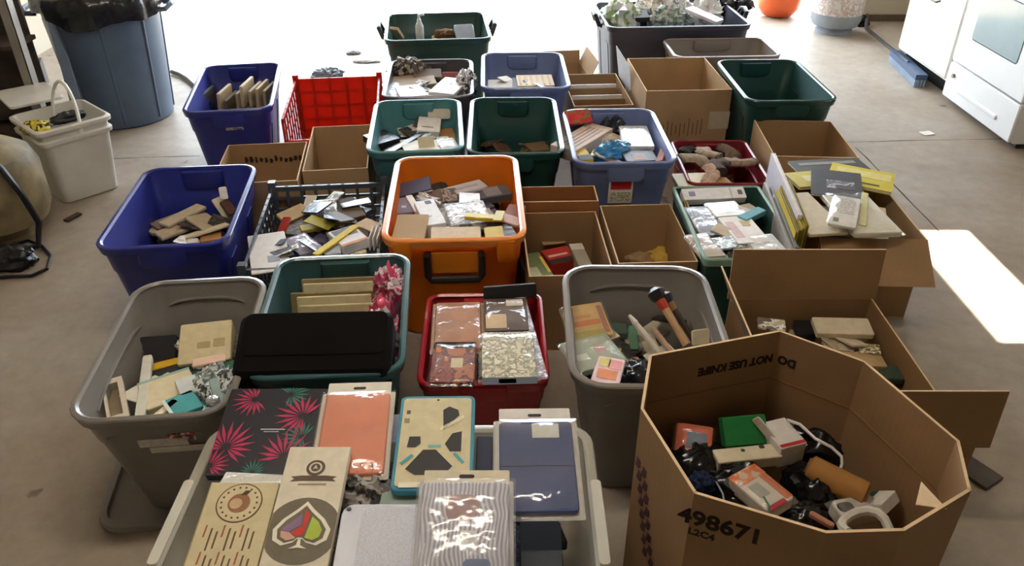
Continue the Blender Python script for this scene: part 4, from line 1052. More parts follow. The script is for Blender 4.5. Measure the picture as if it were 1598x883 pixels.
# red tote with socks
fill(t_redsock, .27, .38, .13, 9, ['#4a3a34', '#6a5a4e', '#8a7258'], 13, 'packet low in the dark red tote')
def sock(lb, c, rz_, h, s=1.0, tilt=0):
    """a limp sock: flattened leg, bent heel, foot and toe; cuff as its own part"""
    t = thing('sock', lb, 'sock', c, rz_, 'socks in the dark red tote'); t.rotation_euler = (R(tilt), R(tilt*.6), R(rz_))
    path = [(-.09, .05, .03), (-.05, .045, .034), (-.01, .03, .036), (.02, 0, .036), (.03, -.03, .034), (.045, -.06, .03), (.06, -.09, .026), (.066, -.105, .022)]
    rad = [.046, .048, .048, .056, .054, .050, .044, .018]
    mb = MB(); mb.tube([Vector(p)*s for p in path], [q*s for q in rad], 14)
    mb.v = [(p[0] + .003*mnoise.noise(Vector(p)*60), p[1] + .003*mnoise.noise(Vector(p)*55), p[2]*.42 + .02 + .012*mnoise.noise(Vector(p)*38)) for p in mb.v]
    link('foot', mb, fabric(h), t, angle=70)
    mb = MB(); mb.tube([Vector(p)*s for p in ((-.105, .052, .029), (-.085, .05, .03))], [.048*s]*2, 14); mb.v = [(p[0], p[1], p[2]*.42 + .02) for p in mb.v]
    link('cuff', mb, fabric(shift(h, .75)), t)
for lb, c, rz_, h, s in (
    ('large grey beige sock at the left of the dark red tote', (0.806, 3.222, 0.205), 20, '#a5937f', .72),
    ('dark grey brown sock in the middle of the dark red tote', (0.877, 3.149, 0.220), 110, '#5c4e46', .7),
    ('tan sock at the right of the dark red tote', (0.970, 3.209, 0.205), 200, '#a08a78', .7),
    ('dark sock at the far left of the dark red tote', (0.804, 3.382, 0.190), 75, '#3a322e', .62),
    ('pale beige sock at the far middle of the dark red tote', (0.867, 3.330, 0.200), 150, '#b5a08c', .7),
    ('brown sock at the far right of the dark red tote', (0.974, 3.339, 0.190), 330, '#6e5a4a', .66),
    ('pink tan sock at the front of the dark red tote', (0.823, 3.049, 0.225), 300, '#c9a894', .6)):
    sock(lb, c, rz_, h, s, 8)
slab('cream_envelope', 'cream envelope at the front of the dark red tote', 'envelope', (0.678, 2.932, 0.240), (0.830, 2.944, 0.240), (0.717, 3.092, 0.240), .02, CREAM)
slab('tan_envelope', 'yellow tan envelope beside the cream one in the dark red tote', 'envelope', (0.812, 2.953, 0.230), (0.917, 2.977, 0.230), (0.841, 3.063, 0.230), .02, paper('#c79a5a'))

# flat sided green bin
fill(t_gcrate, .28, .48, .25, 22, ['#d6d2ca', '#b8b2a6', '#8a8a92', '#e8e4de', '#5a5e62'], 14, 'packet low in the flat sided green bin', size=(.08, .14))
E4 = [
 ('white_box', 'long bright white box at the far end of the green bin', 'box', (0.638, 2.679, 0.320), (0.876, 2.700, 0.320), (0.644, 2.735, 0.340), .03, paper('#f4f4f8'), (('printed_mark', .1, .3, .2, .7, paper('#9a98c4')), ('printed_mark', .88, .3, .95, .7, paper('#707078')), ('seam', .76, 0, .775, 1, paper('#c0c0c8')))),
 ('grey_pouch', 'blue grey pouch on the left of the green bin', 'pouch', (0.646, 2.414, 0.315), (0.744, 2.423, 0.315), (0.664, 2.636, 0.315), .02, glossy('#686c80'), ()),
 ('cream_pouch', 'cream pouch below the long white box in the green bin', 'pouch', (0.726, 2.536, 0.325), (0.844, 2.556, 0.325), (0.729, 2.658, 0.320), .014, glossy('#d9d2c4'), ()),
 ('teal_pack', 'teal edged packet at the right of the green bin', 'packet', (0.820, 2.493, 0.335), (0.912, 2.567, 0.335), (0.822, 2.547, 0.335), .02, paper('#5fa5b2'), ()),
 ('white_pack', 'large white pack with pale pictures in the green bin', 'packet', (0.754, 2.334, 0.330), (0.868, 2.351, 0.330), (0.764, 2.527, 0.330), .025, paper('#ece6e2'), (('pink_print', .1, .2, .35, .8, paper('#d4b6b6')), ('olive_print', .55, .6, .8, .8, paper('#b9ac7c')))),
 ('clear_pack', 'clear and white pack at the front right of the green bin', 'packet', (0.808, 2.266, 0.325), (0.911, 2.283, 0.325), (0.856, 2.409, 0.325), .02, paper('#dfe6ea'), ()),
 ('beige_pouch', 'beige clear pouch at the front left of the green bin', 'pouch', (0.620, 2.241, 0.330), (0.698, 2.258, 0.330), (0.635, 2.405, 0.330), .02, glossy('#b5a594'), ()),
 ('white_slip', 'white slip under the clear pack in the green bin', 'paper', (0.763, 2.275, 0.315), (0.879, 2.292, 0.315), (0.775, 2.343, 0.315), .01, WHITE, ()),
]
for e in E4:
    slab(*e[:8], decals=e[8], sleeve=(CLR2, .005) if 'pouch' in e[0] or e[0] == 'clear_pack' else None)
for k in range(3):
    a = Vector((0.656, 2.487, 0.290)) + Vector((-.010*k - .004, 0, 0))
    slab('yellow_folder', 'yellow olive folder on edge at the left wall of the green bin', 'folder', a + Vector((0, -.02, -.06)), a + Vector((-.002, .2, -.06)), a + Vector((0, -.02, .025)), .006, paper(['#a8983a', '#8a6a34', '#b8a648'][k]), grp='folders on edge in the green bin')

scatter(t_gcrate, 'flat sided green bin', .20, .36, .30, 8, ['#d6d2ca', '#e8e4de', '#8a8a92', '#a8b8bc', '#c8b8a0'], 311, (.07, .12), 14)

# books standing between the green bin and the magazine carton
def upright(nm, lb, near, far, ht, th, m, cat, pages=None, grp=None):
    """a thin thing standing on edge; near and far = ends of its top edge"""
    a, f = Vector(near), Vector(far); dn = Vector((-.004, 0, -ht))
    return slab(nm, lb, cat, a + dn, f + dn, a, th, m, .003, .001, pages=pages, grp=grp)
upright('tall_book', 'tall white book standing at the left of the magazine carton', (0.974, 2.397, 0.405), (1.027, 2.921, 0.405), .30, .016, paper('#d6d0da'), 'book', paper('#e8e2d4'))
for k, (a, f) in enumerate((((0.938, 2.313, 0.385), (0.973, 2.652, 0.385)), ((0.951, 2.323, 0.387), (0.989, 2.669, 0.387)), ((0.966, 2.332, 0.389), (1.007, 2.687, 0.389)), ((0.983, 2.346, 0.391), (1.026, 2.705, 0.391)))):
    upright('yellow_magazine', 'yellow magazine on edge, %s of four between bin and heap' % ['nearest the green bin', 'second from the bin', 'third from the bin', 'nearest the heap'][k], a, f, .26, .009, paper(['#c8b030', '#a88c1c', '#d0ba3c', '#c2a82a'][k]), 'magazine', paper('#6a6238'), 'yellow magazines on edge')
upright('grey_folder', 'grey folder standing against the green bin', (0.912, 2.232, 0.350), (0.961, 2.770, 0.350), .27, .010, paper('#9a948e'), 'folder')
upright('grey_folder', 'darker grey folder next to the row of yellow magazines', (0.925, 2.256, 0.360), (0.969, 2.715, 0.360), .26, .010, paper('#6f726c'), 'folder')

# magazine carton
fill(b_g, .33, .44, .31, 26, ['#c8b98e', '#d8cdb4', '#b8a23c', '#8a8478'], 15, 'magazine low in the magazine carton', size=(.2, .29), th=(.012, .02), cat='magazine', name='magazine')
PG = paper('#e2dac4')
MG = [
 ('magazine', 'black magazine at the back of the heap on the right', (1.117, 2.850, 0.345), (1.408, 2.886, 0.345), (1.171, 2.985, 0.345), .012, paper('#3a362e'), (('title_print', .1, .6, .9, .8, paper('#8a8478')),)),
 ('magazine', 'yellow magazine at the back left of the heap on the right', (1.074, 2.725, 0.350), (1.196, 2.748, 0.350), (1.113, 2.863, 0.350), .012, paper('#cfc04a'), (('pale_print', .4, .3, .8, .7, paper('#e0d894')),)),
 ('magazine', 'large yellow magazine at the back right of the heap', (1.182, 2.761, 0.365), (1.390, 2.661, 0.360), (1.224, 2.939, 0.365), .014, paper('#d3c02e'), (('dark_line', .2, .15, .8, .22, paper('#4a4420')), ('pale_band', .1, .5, .95, .85, paper('#dcd07a')))),
 ('magazine', 'magazine with a grey photograph in the middle of the heap', (1.083, 2.630, 0.370), (1.253, 2.578, 0.370), (1.189, 2.820, 0.380), .010, paper('#45444a'), (('photo', .3, .3, .85, .6, printed(['#6a6a70', '#b0b0b6', '#4a4a50'], 18)),)),
]
for e in MG: slab(e[0], e[1], 'magazine', *e[2:7], .003, .001, e[7], pages=PG)
slab('cream_folder', 'cream paper folder at the front left of the magazine heap', 'folder', (0.989, 2.341, 0.360), (1.125, 2.359, 0.360), (1.059, 2.661, 0.360), .012, paper('#d2c5a8'))
slab('cream_pouch', 'large cream clear pouch at the front right of the magazine heap', 'pouch', (1.135, 2.332, 0.370), (1.297, 2.341, 0.370), (1.261, 2.662, 0.370), .02, glossy('#d8d2bc'), .01, sleeve=(CLR2, .008))
slab('printed_card', 'clear pack with a printed white card on the magazine heap', 'card', (1.055, 2.376, 0.385), (1.136, 2.340, 0.385), (1.158, 2.589, 0.385), .010, paper('#d6d0c4'), decals=(('printed_mark', .15, .1, .35, .22, paper('#5a5a5a')), ('printed_lines', .3, .4, .85, .9, printed(['#d6d0c4', '#a8a49a', '#c8c2b4'], 90))), sleeve=(CLR, .005))
slab('yellow_strip', 'pale yellow strip between pouches on the magazine heap', 'strip', (1.164, 2.385, 0.375), (1.186, 2.376, 0.375), (1.276, 2.630, 0.375), .008, paper('#d4cc86'))

# green tote with envelopes
fill(t_greenenv, .32, .46, .20, 14, ['#cbbd9a', '#b5a684', '#8f8468'], 16, 'packet low in the envelope tote', size=(.12, .2))
for k, (a, b, h) in enumerate((((-0.655, 2.120, 0.330), (-0.395, 2.139, 0.330), '#d8caa2'), ((-0.659, 2.071, 0.335), (-0.380, 2.089, 0.335), '#a08c60'), ((-0.658, 2.031, 0.335), (-0.379, 2.049, 0.335), '#dccfa8'), ((-0.661, 1.993, 0.335), (-0.381, 2.010, 0.335), '#8f7c52'), ((-0.647, 1.959, 0.335), (-0.384, 1.976, 0.335), '#d6c89e'), ((-0.648, 1.925, 0.335), (-0.372, 1.942, 0.335), '#c9b98e'))):
    a, b = Vector(a), Vector(b)  # the two darker tan tones paint the shaded gaps between envelopes
    slab('padded_envelope', 'cream padded envelope on edge in the green tote, %s' % ['farthest back', 'second from the back', 'third from the back', 'fourth from the back', 'fifth from the back', 'nearest the black case'][k], 'envelope',
         a + Vector((.014*(k % 3), -.004, -.06)), b + Vector((-.016*((k*2) % 3), -.004, -.06)), a + Vector((.014*(k % 3), .016, .016 - .008*(k % 2))), .009, paper(h), .004, grp='envelopes in the green tote')
wad('pink_bag', 'pink printed plastic bag at the far right of the envelope tote', (-0.368, 2.039, 0.260), (.05, .09, .09), 10, printed(['#c23a62', '#dcd2d4', '#a82c54', '#8f6a74'], 14), 61)
wad('pink_bag', 'pink printed plastic bag beside the black case', (-0.365, 1.843, 0.260), (.045, .10, .09), 5, printed(['#c8405e', '#b02e50', '#e4dcdc', '#c23a62'], 14), 62)
BC = mat('#0a0706', .85, 0, .1, 20, .1, 200, .15, '_leather')
slab('black_case', 'black soft carrying case lying across the green tote', 'case', (-0.692, 1.539, 0.405), (-0.301, 1.554, 0.405), (-0.737, 1.707, 0.480), .085, BC, .022, .014, decals=(('flap_panel', .04, .30, .97, .97, BC, .003, .02),))
slab('white_strip', 'white paper edge under the black case', 'paper', (-0.632, 1.552, 0.405), (-0.414, 1.567, 0.405), (-0.638, 1.575, 0.405), .006, paper('#cfc6b8'))

# low red tote: cases in clear sleeves
fill(t_red, .28, .36, .24, 14, ['#2a2220', '#4a2a22', '#5a4a3a'], 17, 'packet low in the low red tote', size=(.1, .17))
slab('case_pack', 'orange brown case in a clear sleeve in the low red tote', 'case', (-0.216, 1.764, 0.320), (-0.083, 1.770, 0.320), (-0.220, 1.995, 0.320), .02, mat('#a8662e', .4, 0, .12, 20), .008, sleeve=(CLR, .010), back=(paper('#c9a882'), .009))
slab('case_pack', 'red brown patterned case with cream tag in the low red tote', 'case', (-0.217, 1.621, 0.320), (-0.098, 1.621, 0.320), (-0.226, 1.799, 0.320), .02, printed(['#7a2c20', '#8f3a2a', '#5a2018', '#b0603a'], 22, .35), .008, decals=(('cream_tag', .45, .35, .72, .58, paper('#d0be94')), ('orange_dot', .08, .72, .2, .86, paper('#d06a2a')), ('orange_dot', .3, .5, .38, .6, paper('#d0743a'))), sleeve=(CLR, .006))
slab('case_pack', 'dark brown boxed case with two labels in the low red tote', 'case', (-0.075, 1.827, 0.335), (0.048, 1.833, 0.335), (-0.074, 1.993, 0.335), .025, paper('#4e3428'), .005, decals=(('cream_label', .02, .08, .50, .50, paper('#cfb084')), ('white_label', .52, .75, .92, .95, paper('#dcd2c6'))), sleeve=(CLR, .006))
slab('case_pack', 'cream flower patterned case in a clear sleeve in the low red tote', 'case', (-0.077, 1.615, 0.340), (0.064, 1.620, 0.340), (-0.073, 1.817, 0.340), .022, printed(['#d6ceb0', '#b9b090', '#8a8468', '#e4dcc4'], 48, .4), .006, decals=(('split', .49, .05, .51, .95, paper('#a8a284')), ('black_band', 0, -.14, 1, .0, BLACK), ('cream_tag', .3, -.12, .62, -.03, paper('#c9bf9e'))), sleeve=(CLR, .010))
slab('black_tray', 'black tray standing at the back of the low red tote', 'tray', (-0.084, 2.002, 0.320), (0.075, 2.023, 0.320), (-0.080, 2.017, 0.360), .014, BLACK, .006)
slab('clear_pouch', 'empty crinkled clear pouch at the right of the low red tote', 'pouch', (0.060, 1.627, 0.330), (0.095, 1.632, 0.330), (0.044, 2.014, 0.330), .008, clear_film('#e8dce0', .3, .14, .9, 30), .004)

# left grey tote
fill(t_grey_l, .28, .50, .285, 44, ['#c9bfa4', '#2a2826', '#8f8a7c', '#d6cdb8', '#4a6a6a'], 18, 'packet low in the left grey tote')
slab('black_card', 'black box panel standing at the back of the left grey tote', 'box', (-1.045, 1.781, 0.260), (-0.945, 1.793, 0.260), (-1.057, 1.834, 0.310), .03, paper('#1f1b1c'))
slab('cream_carton', 'large cream carton at the back right of the left grey tote', 'box', (-0.900, 1.706, 0.310), (-0.764, 1.734, 0.310), (-0.947, 1.834, 0.350), .05, paper('#cfc09a'), decals=(('printed_window', .35, .35, .6, .5, paper('#a89a6c')), ('printed_window', .66, .35, .88, .55, paper('#b0a070'))))
slab('pink_strip', 'pale pink strip on the cream carton in the left grey tote', 'strip', (-0.838, 1.662, 0.340), (-0.759, 1.690, 0.340), (-0.849, 1.695, 0.340), .008, paper('#d8b49c'))
slab('yellow_strip', 'bright yellow strip in the left grey tote', 'strip', (-0.983, 1.691, 0.300), (-0.904, 1.730, 0.300), (-0.993, 1.719, 0.300), .012, paper('#d8ab1c'))
t = thing('picture_frame', 'white empty picture frame box standing in the left grey tote', 'frame')
M, w, l = frame((-0.982, 1.468, 0.320), (-0.938, 1.491, 0.320), (-1.018, 1.620, 0.340)); t.matrix_world = M
fm = paper('#d4c6b0')
for (x0, x1, y0, y1) in ((-.5, -.36, -.5, .5), (.25, .5, -.5, .5), (-.36, .25, .38, .5), (-.36, .25, -.5, -.38)):
    link('frame_bar', MB().box(x0*w, y0*l, -.03, x1*w, y1*l, 0), fm, t, smooth=False)
link('backing', MB().box(-.36*w, -.38*l, -.028, .25*w, .38*l, -.024), paper('#8a7a62'), t, smooth=False)
slab('pale_strip', 'tall pale grey strip beside the white frame in the left grey tote', 'strip', (-0.914, 1.461, 0.330), (-0.891, 1.468, 0.330), (-1.007, 1.719, 0.330), .02, paper('#c9c5b4'))
slab('cream_box', 'large cream white box in the middle of the left grey tote', 'box', (-0.903, 1.508, 0.325), (-0.793, 1.577, 0.325), (-0.943, 1.617, 0.330), .05, paper('#d8c9a4'), decals=(('teal_edge', 0, .93, 1, 1, paper('#8fb4ac')),))
slab('white_card', 'white card overlapping the cream box in the left grey tote', 'card', (-0.827, 1.544, 0.340), (-0.756, 1.589, 0.340), (-0.859, 1.609, 0.340), .008, paper('#c9ccc8'))
slab('teal_pack', 'teal packet at the front of the left grey tote', 'packet', (-0.814, 1.464, 0.340), (-0.758, 1.510, 0.340), (-0.836, 1.549, 0.340), .012, paper('#3f9a9c'), decals=(('white_edge', -.06, 0, .06, 1, paper('#dce0da'), .002),))
slab('cream_strip', 'cream strip lying diagonally at the front of the left grey tote', 'strip', (-0.880, 1.459, 0.340), (-0.861, 1.450, 0.340), (-0.839, 1.534, 0.340), .008, CREAM)
wad('clear_bag', 'clear bag with small pale parts at the right of the left grey tote', (-0.765, 1.620, 0.260), (.06, .07, .06), 0, printed(['#b9bdb8', '#6a7a76', '#dcdedc', '#4a4a44'], 26), 71)
slab('green_packet', 'dark green packet at the right of the left grey tote', 'packet', (-0.755, 1.620, 0.310), (-0.697, 1.652, 0.310), (-0.780, 1.686, 0.330), .03, paper('#1f5a44'))
slab('teal_card', 'teal edged clear card on edge at the right of the left grey tote', 'card', (-0.732, 1.514, 0.320), (-0.712, 1.524, 0.320), (-0.751, 1.578, 0.370), .01, paper('#9fb8b4'))
lump('silver_part', 'small shiny silver part at the front right of the left grey tote', 'part', (-0.736, 1.515, 0.340), (.018, .016, .014), 0, mat('#e4e6e8', .15, .8), .2, 3, 72)

scatter(t_grey_l, 'left grey tote', .20, .36, .29, 9, ['#c9bfa4', '#8fb4ac', '#d6cdb8', '#3f8a8c', '#e0d8c4', '#2a2826'], 304, (.07, .13))

# right grey tote
fill(t_grey_r, .28, .44, .27, 40, ['#2a2826', '#3c3a34', '#8f8f7c', '#4a5a50', '#b0a890'], 19, 'packet low in the right grey tote')
slab('orange_box', 'yellow and orange box in a clear sleeve in the right grey tote', 'box', (0.179, 1.816, 0.310), (0.289, 1.846, 0.310), (0.163, 1.930, 0.350), .035, paper('#d2ab62'), decals=(('orange_stripe', .05, .38, .8, .52, paper('#d2763a')), ('orange_stripe', .15, .6, .6, .68, paper('#d88a4a')), ('olive_band', .0, .0, .8, .22, paper('#b0a04e')), ('rust_band', .82, .1, .95, .9, paper('#a8664c'))), sleeve=(CLR2, .012))
slab('green_pack', 'pale green clear packet in the middle of the right grey tote', 'packet', (0.178, 1.653, 0.330), (0.310, 1.702, 0.330), (0.174, 1.795, 0.330), .02, paper('#a9b5a0'), .006, decals=(('pink_print', .55, .4, .75, .7, paper('#c49a92')), ('white_print', .1, .3, .35, .5, paper('#d0d6ca'))), sleeve=(CLR2, .008))
slab('pink_card', 'pink and yellow printed card at the front of the right grey tote', 'card', (0.187, 1.538, 0.370), (0.256, 1.518, 0.370), (0.247, 1.667, 0.370), .010, paper('#e2c4c8'), decals=(('yellow_print', .1, .7, .5, .95, paper('#dccb7a')), ('orange_print', .15, .35, .85, .62, paper('#dc8a5a')), ('pink_print', .45, .66, .92, .92, paper('#e29a9a'))))
for k, (a, b, rr_, h, lb, tip) in enumerate((
        ((0.397, 1.895, 0.430), (0.479, 1.771, 0.330), .012, '#c09a72', 'long tan handle with dark head leaning in the right grey tote', '#231c1c'),
        ((0.426, 1.890, 0.420), (0.502, 1.795, 0.330), .009, '#3a2a20', 'dark handle leaning beside the tan one in the right grey tote', '#2a2a30'),
        ((0.324, 1.826, 0.390), (0.398, 1.706, 0.340), .009, '#bdb4a8', 'pale grey stick leaning in the right grey tote', '#d0c8bc'),
        ((0.386, 1.793, 0.370), (0.435, 1.719, 0.330), .009, '#b0907a', 'short tan stick leaning in the right grey tote', '#b89a84'))):
    t = thing('leaning_stick', lb, 'handle', group='sticks in the right grey tote'); a, b = Vector(a), Vector(b)
    mb = MB(); mb.tube([a.lerp(b, q) for q in (.18, .4, .7, 1)], [rr_*.8, rr_, rr_*.9, rr_*1.1]); link('shaft', mb, paper(h), t)
    if k < 2:
        mb = MB(); mb.tube([a.lerp(b, q) for q in (-.02, .04, .14, .22)], [rr_*.9, rr_*2.0, rr_*1.8, rr_]); link('head', mb, plastic(tip), t)
        mb = MB(); mb.tube([a.lerp(b, q) for q in (.2, .28, .36)], [rr_*1.3, rr_*1.2, rr_]); link('collar', mb, plastic('#b03a24' if k == 0 else '#8a6a3a'), t)
    else:
        mb = MB(); mb.tube([a, a.lerp(b, .2)], [rr_*.5, rr_]); link('tip', mb, paper(tip), t)
slab('green_strip', 'green strip beside the pale stick in the right grey tote', 'strip', (0.330, 1.790, 0.300), (0.355, 1.790, 0.300), (0.351, 1.862, 0.330), .01, paper('#4f7a62'))
slab('white_scrap', 'torn white paper corner at the right of the right grey tote', 'paper', (0.485, 1.738, 0.350), (0.536, 1.750, 0.350), (0.505, 1.759, 0.390), .004, paper('#dccfae'))
lump('black_lump', 'black lump at the front of the right grey tote', 'bag', (0.327, 1.642, 0.270), (.05, .06, .06), 0, glossy('#15151a'), .3, 3, 81)
slab('brown_pieces', 'small brown printed packet in the middle of the right grey tote', 'packet', (0.317, 1.677, 0.300), (0.367, 1.705, 0.300), (0.315, 1.734, 0.310), .02, printed(['#a07858', '#6a4a3a', '#c8a888'], 40))

scatter(t_grey_r, 'right grey tote', .22, .30, .29, 10, ['#b0a890', '#4a5a50', '#8f8f7c', '#c8b8a0', '#2a2826', '#d8d4c8'], 303, (.06, .11))

# open carton behind the octagonal box
fill(b_h, .40, .60, .17, 40, ['#2a2620', '#3a4034', '#b8a888', '#4a4438'], 20, 'packet low in the open carton with flaps')
slab('cream_box', 'cream flat box on top of the pile in the open carton', 'box', (0.926, 1.977, 0.220), (1.098, 1.970, 0.220), (0.920, 2.051, 0.230), .02, paper('#d2c3a6'))
slab('cream_box', 'second cream box beneath the top one in the open carton', 'box', (0.946, 1.936, 0.190), (1.043, 1.927, 0.190), (0.956, 1.995, 0.190), .02, paper('#cdbfa6'))
slab('tan_box', 'tan box at the front right of the open carton', 'box', (0.986, 1.859, 0.190), (1.098, 1.853, 0.190), (0.997, 1.927, 0.190), .03, paper('#b79a70'))
slab('black_packet', 'black packet left of the cream boxes in the open carton', 'packet', (0.884, 2.018, 0.190), (0.942, 2.012, 0.190), (0.897, 2.094, 0.190), .03, BLACK)
slab('green_packet', 'dark green packet at the near right of the open carton', 'packet', (1.070, 1.812, 0.180), (1.130, 1.806, 0.180), (1.076, 1.877, 0.180), .02, paper('#3a4a3c'))

scatter(b_h, 'open carton with flaps', .32, .44, .18, 12, ['#b8a888', '#d2c3a6', '#3a4034', '#2a2620', '#cdbfa6'], 310, (.08, .14), y0=.06)

# octagonal box contents
filler('packet', 'packet deep in the octagonal box', (cx, cy, 0), 10, .40, .36, .01, .29, 40, DARKP, 22, size=(.1, .18), th=(.02, .04))
slab('orange_pack', 'orange carded pack with blue window in the octagonal box', 'packet', (0.365, 1.326, 0.360), (0.445, 1.308, 0.360), (0.402, 1.390, 0.390), .03, paper('#c4552c'), .006, decals=(('blue_window', .3, .25, .85, .75, paper('#6a7488')), ('pale_print', .1, .05, .9, .2, paper('#c8a898'))), sleeve=(CLR, .006))
slab('green_box', 'solid green box standing in the octagonal box', 'box', (0.482, 1.332, 0.370), (0.582, 1.344, 0.370), (0.467, 1.374, 0.420), .03, paper('#1f7a3c'), .003)
slab('cream_box', 'cream white long box with slots in the octagonal box', 'box', (0.452, 1.274, 0.380), (0.598, 1.294, 0.380), (0.462, 1.318, 0.380), .03, paper('#d9ccae'), .003, decals=(('slot', .42, .6, .48, .8, paper('#3a3a34')), ('slot', .72, .7, .8, .95, paper('#3a3a34'))))
slab('white_box', 'white box with a red stripe in the octagonal box', 'box', (0.592, 1.297, 0.400), (0.655, 1.317, 0.400), (0.576, 1.384, 0.400), .06, paper('#e4dcd6'), .003, decals=(('red_stripe', .02, .02, .98, .12, paper('#b0262e')),))
slab('white_flap', 'white carton flap leaning left of the white box', 'card', (0.579, 1.338, 0.380), (0.590, 1.329, 0.400), (0.554, 1.360, 0.440), .004, paper('#d9cec4'))
slab('orange_bag', 'orange and clear printed bag in the middle of the octagonal box', 'bag', (0.519, 1.124, 0.390), (0.586, 1.167, 0.390), (0.506, 1.253, 0.390), .03, paper('#d9cfc0'), .012, decals=(('orange_edge', 0, .7, 1, .98, printed(['#d2622c', '#e07a3c', '#d8c0a8'], 40)), ('orange_side', .75, .05, .98, .7, paper('#cf6a38')), ('grey_window', .2, .3, .55, .62, paper('#a9a99a')), ('red_tip', .1, .0, .7, .1, paper('#b03444'))), sleeve=(CLR2, .008))
for k, (c, r, rz_, lb) in enumerate((((0.421, 1.318, 0.320),(.08,.06,.06),20,'black crumpled bag under the orange carded pack'), ((0.496, 1.250, 0.310),(.075,.075,.07),0,'black shiny bag at the near left of the octagonal box'), ((0.653, 1.250, 0.320),(.05,.065,.06),30,'black pouch right of the orange bag'), ((0.620, 1.170, 0.310),(.07,.04,.05),10,'black bag at the near wall of the octagonal box'), ((0.730, 1.422, 0.300),(.09,.07,.06),-20,'black bag below the white cord'))):
    lump('black_bag', lb, 'bag', Vector(c) - Vector((0, 0, .035)), r, rz_, glossy('#121214'), .22, 2.4, 90+k, crease=True, grp='black bags in the octagonal box')
mb = MB(); pa, pb = Vector((0.648, 1.269, 0.370)), Vector((0.749, 1.195, 0.360)); mb.tube([pa, pa.lerp(pb, .03), pb.lerp(pa, .03), pb], [.024, .031, .031, .024], 14)
t = thing('cardboard_tube', 'tan brown cardboard tube lying in the octagonal box', 'tube'); link('tube_body', mb, kraft('#a8783f'), t)
d = (pb-pa).normalized()
for q in (pa, pb):
    s = -1 if q is pa else 1
    mb = MB(); mb.tube([q, q + d*s*.004], .022, 14); link('end_cap', mb, paper('#7a5630'), t)
slab('grey_pack', 'pale grey blister pack at the right of the octagonal box', 'packet', (0.676, 1.122, 0.370), (0.777, 1.151, 0.360), (0.685, 1.180, 0.370), .03, paper('#c4beb4'), .014, decals=(('dark_oval', .05, .35, .4, .8, paper('#4a4642'), .002, .01), ('pink_print', .5, .4, .7, .55, paper('#c49a90'))), sleeve=(CLR2, .006))
slab('white_box', 'small white box standing at the right of the octagonal box', 'box', (0.770, 1.143, 0.360), (0.817, 1.182, 0.360), (0.752, 1.150, 0.380), .04, paper('#ddd8ce'), .003)
t = thing('white_ring', 'white curved plastic part at the near right of the octagonal box', 'part', (0.706, 1.091, 0.380))
mb = MB(); mb.tube([(.045*math.cos(a), .045*math.sin(a), .012*math.sin(a*2)) for a in [R(-20+22*k) for k in range(11)]], .010); link('arc', mb, plastic('#d8d4ca'), t)
slab('green_packet', 'dark green packet behind the grey pack in the octagonal box', 'packet', (0.761, 1.199, 0.350), (0.801, 1.195, 0.350), (0.774, 1.224, 0.350), .02, paper('#1d4a34'))
slab('pink_stick', 'pinkish tan stick at the near wall of the octagonal box', 'stick', (0.609, 1.142, 0.370), (0.647, 1.106, 0.370), (0.617, 1.152, 0.370), .012, paper('#b98268'))
mb = MB(); mb.tube([(0.620, 1.368, 0.420), (0.645, 1.353, 0.420), (0.670, 1.318, 0.410), (0.703, 1.301, 0.400), (0.721, 1.283, 0.390), (0.720, 1.270, 0.380), (0.716, 1.265, 0.370)], .0035)
tag(link('charging_cable', mb, plastic('#eae8e4')), 'white cord curving across the octagonal box', 'cord')
for k, (a, b) in enumerate((((0.431, 1.208, 0.390), (0.433, 1.133, 0.390)), ((0.516, 1.158, 0.400), (0.513, 1.107, 0.400)))):
    mb = MB(); mb.tube([a, Vector(a).lerp(Vector(b), .5) + Vector((.004, 0, .004)), b], .002)
    tag(link('thin_strap', mb, plastic(['#9a9ca4', '#3f7a5c'][k])), ['thin grey strap over the black bag in the octagonal box', 'thin green strap beside the orange bag'][k], 'strap')
lump('navy_scrap', 'navy blue scrap at the near left corner of the octagonal box', 'scrap', (0.405, 1.228, 0.350), (.03, .025, .025), 0, fabric('#26304e'), .4, 4, 97)

# ------------------------------------------------------------------ tablet cases piled on the clear tote
fill(t_clear, .76, .36, .33, 60, ['#3a3430', '#55504a', '#8a8478', '#2c2c34', '#b8b0a0'], 23, 'packet inside the clear tote', size=(.14, .22), th=(.02, .04))
def wavy(c1, c2):
    m = bpy.data.materials.new('wavy_print'); m.use_nodes = True; N = m.node_tree.nodes; L = m.node_tree.links
    tc = N.new('ShaderNodeTexCoord'); wv = N.new('ShaderNodeTexWave'); rp = N.new('ShaderNodeValToRGB')
    wv.inputs['Scale'].default_value = 38; wv.inputs['Distortion'].default_value = 14; wv.inputs['Detail Scale'].default_value = .35; wv.inputs['Detail'].default_value = 1
    L.new(tc.outputs['Object'], wv.inputs['Vector']); L.new(wv.outputs['Fac'], rp.inputs['Fac'])
    rp.color_ramp.elements[0].color = lin(c1) + [1]; rp.color_ramp.elements[1].color = lin(c2) + [1]
    rp.color_ramp.elements[0].position = .3; rp.color_ramp.elements[1].position = .7
    L.new(rp.outputs['Color'], N['Principled BSDF'].inputs['Base Color']); N['Principled BSDF'].inputs['Roughness'].default_value = .4
    return m
def decal(parent, nm, pts, m, z, th=.0006):
    mb = MB(); mb.loft([[(x, y, z) for x, y in pts], [(x, y, z+th) for x, y in pts]])
    return link(nm, mb, m, parent, smooth=False)
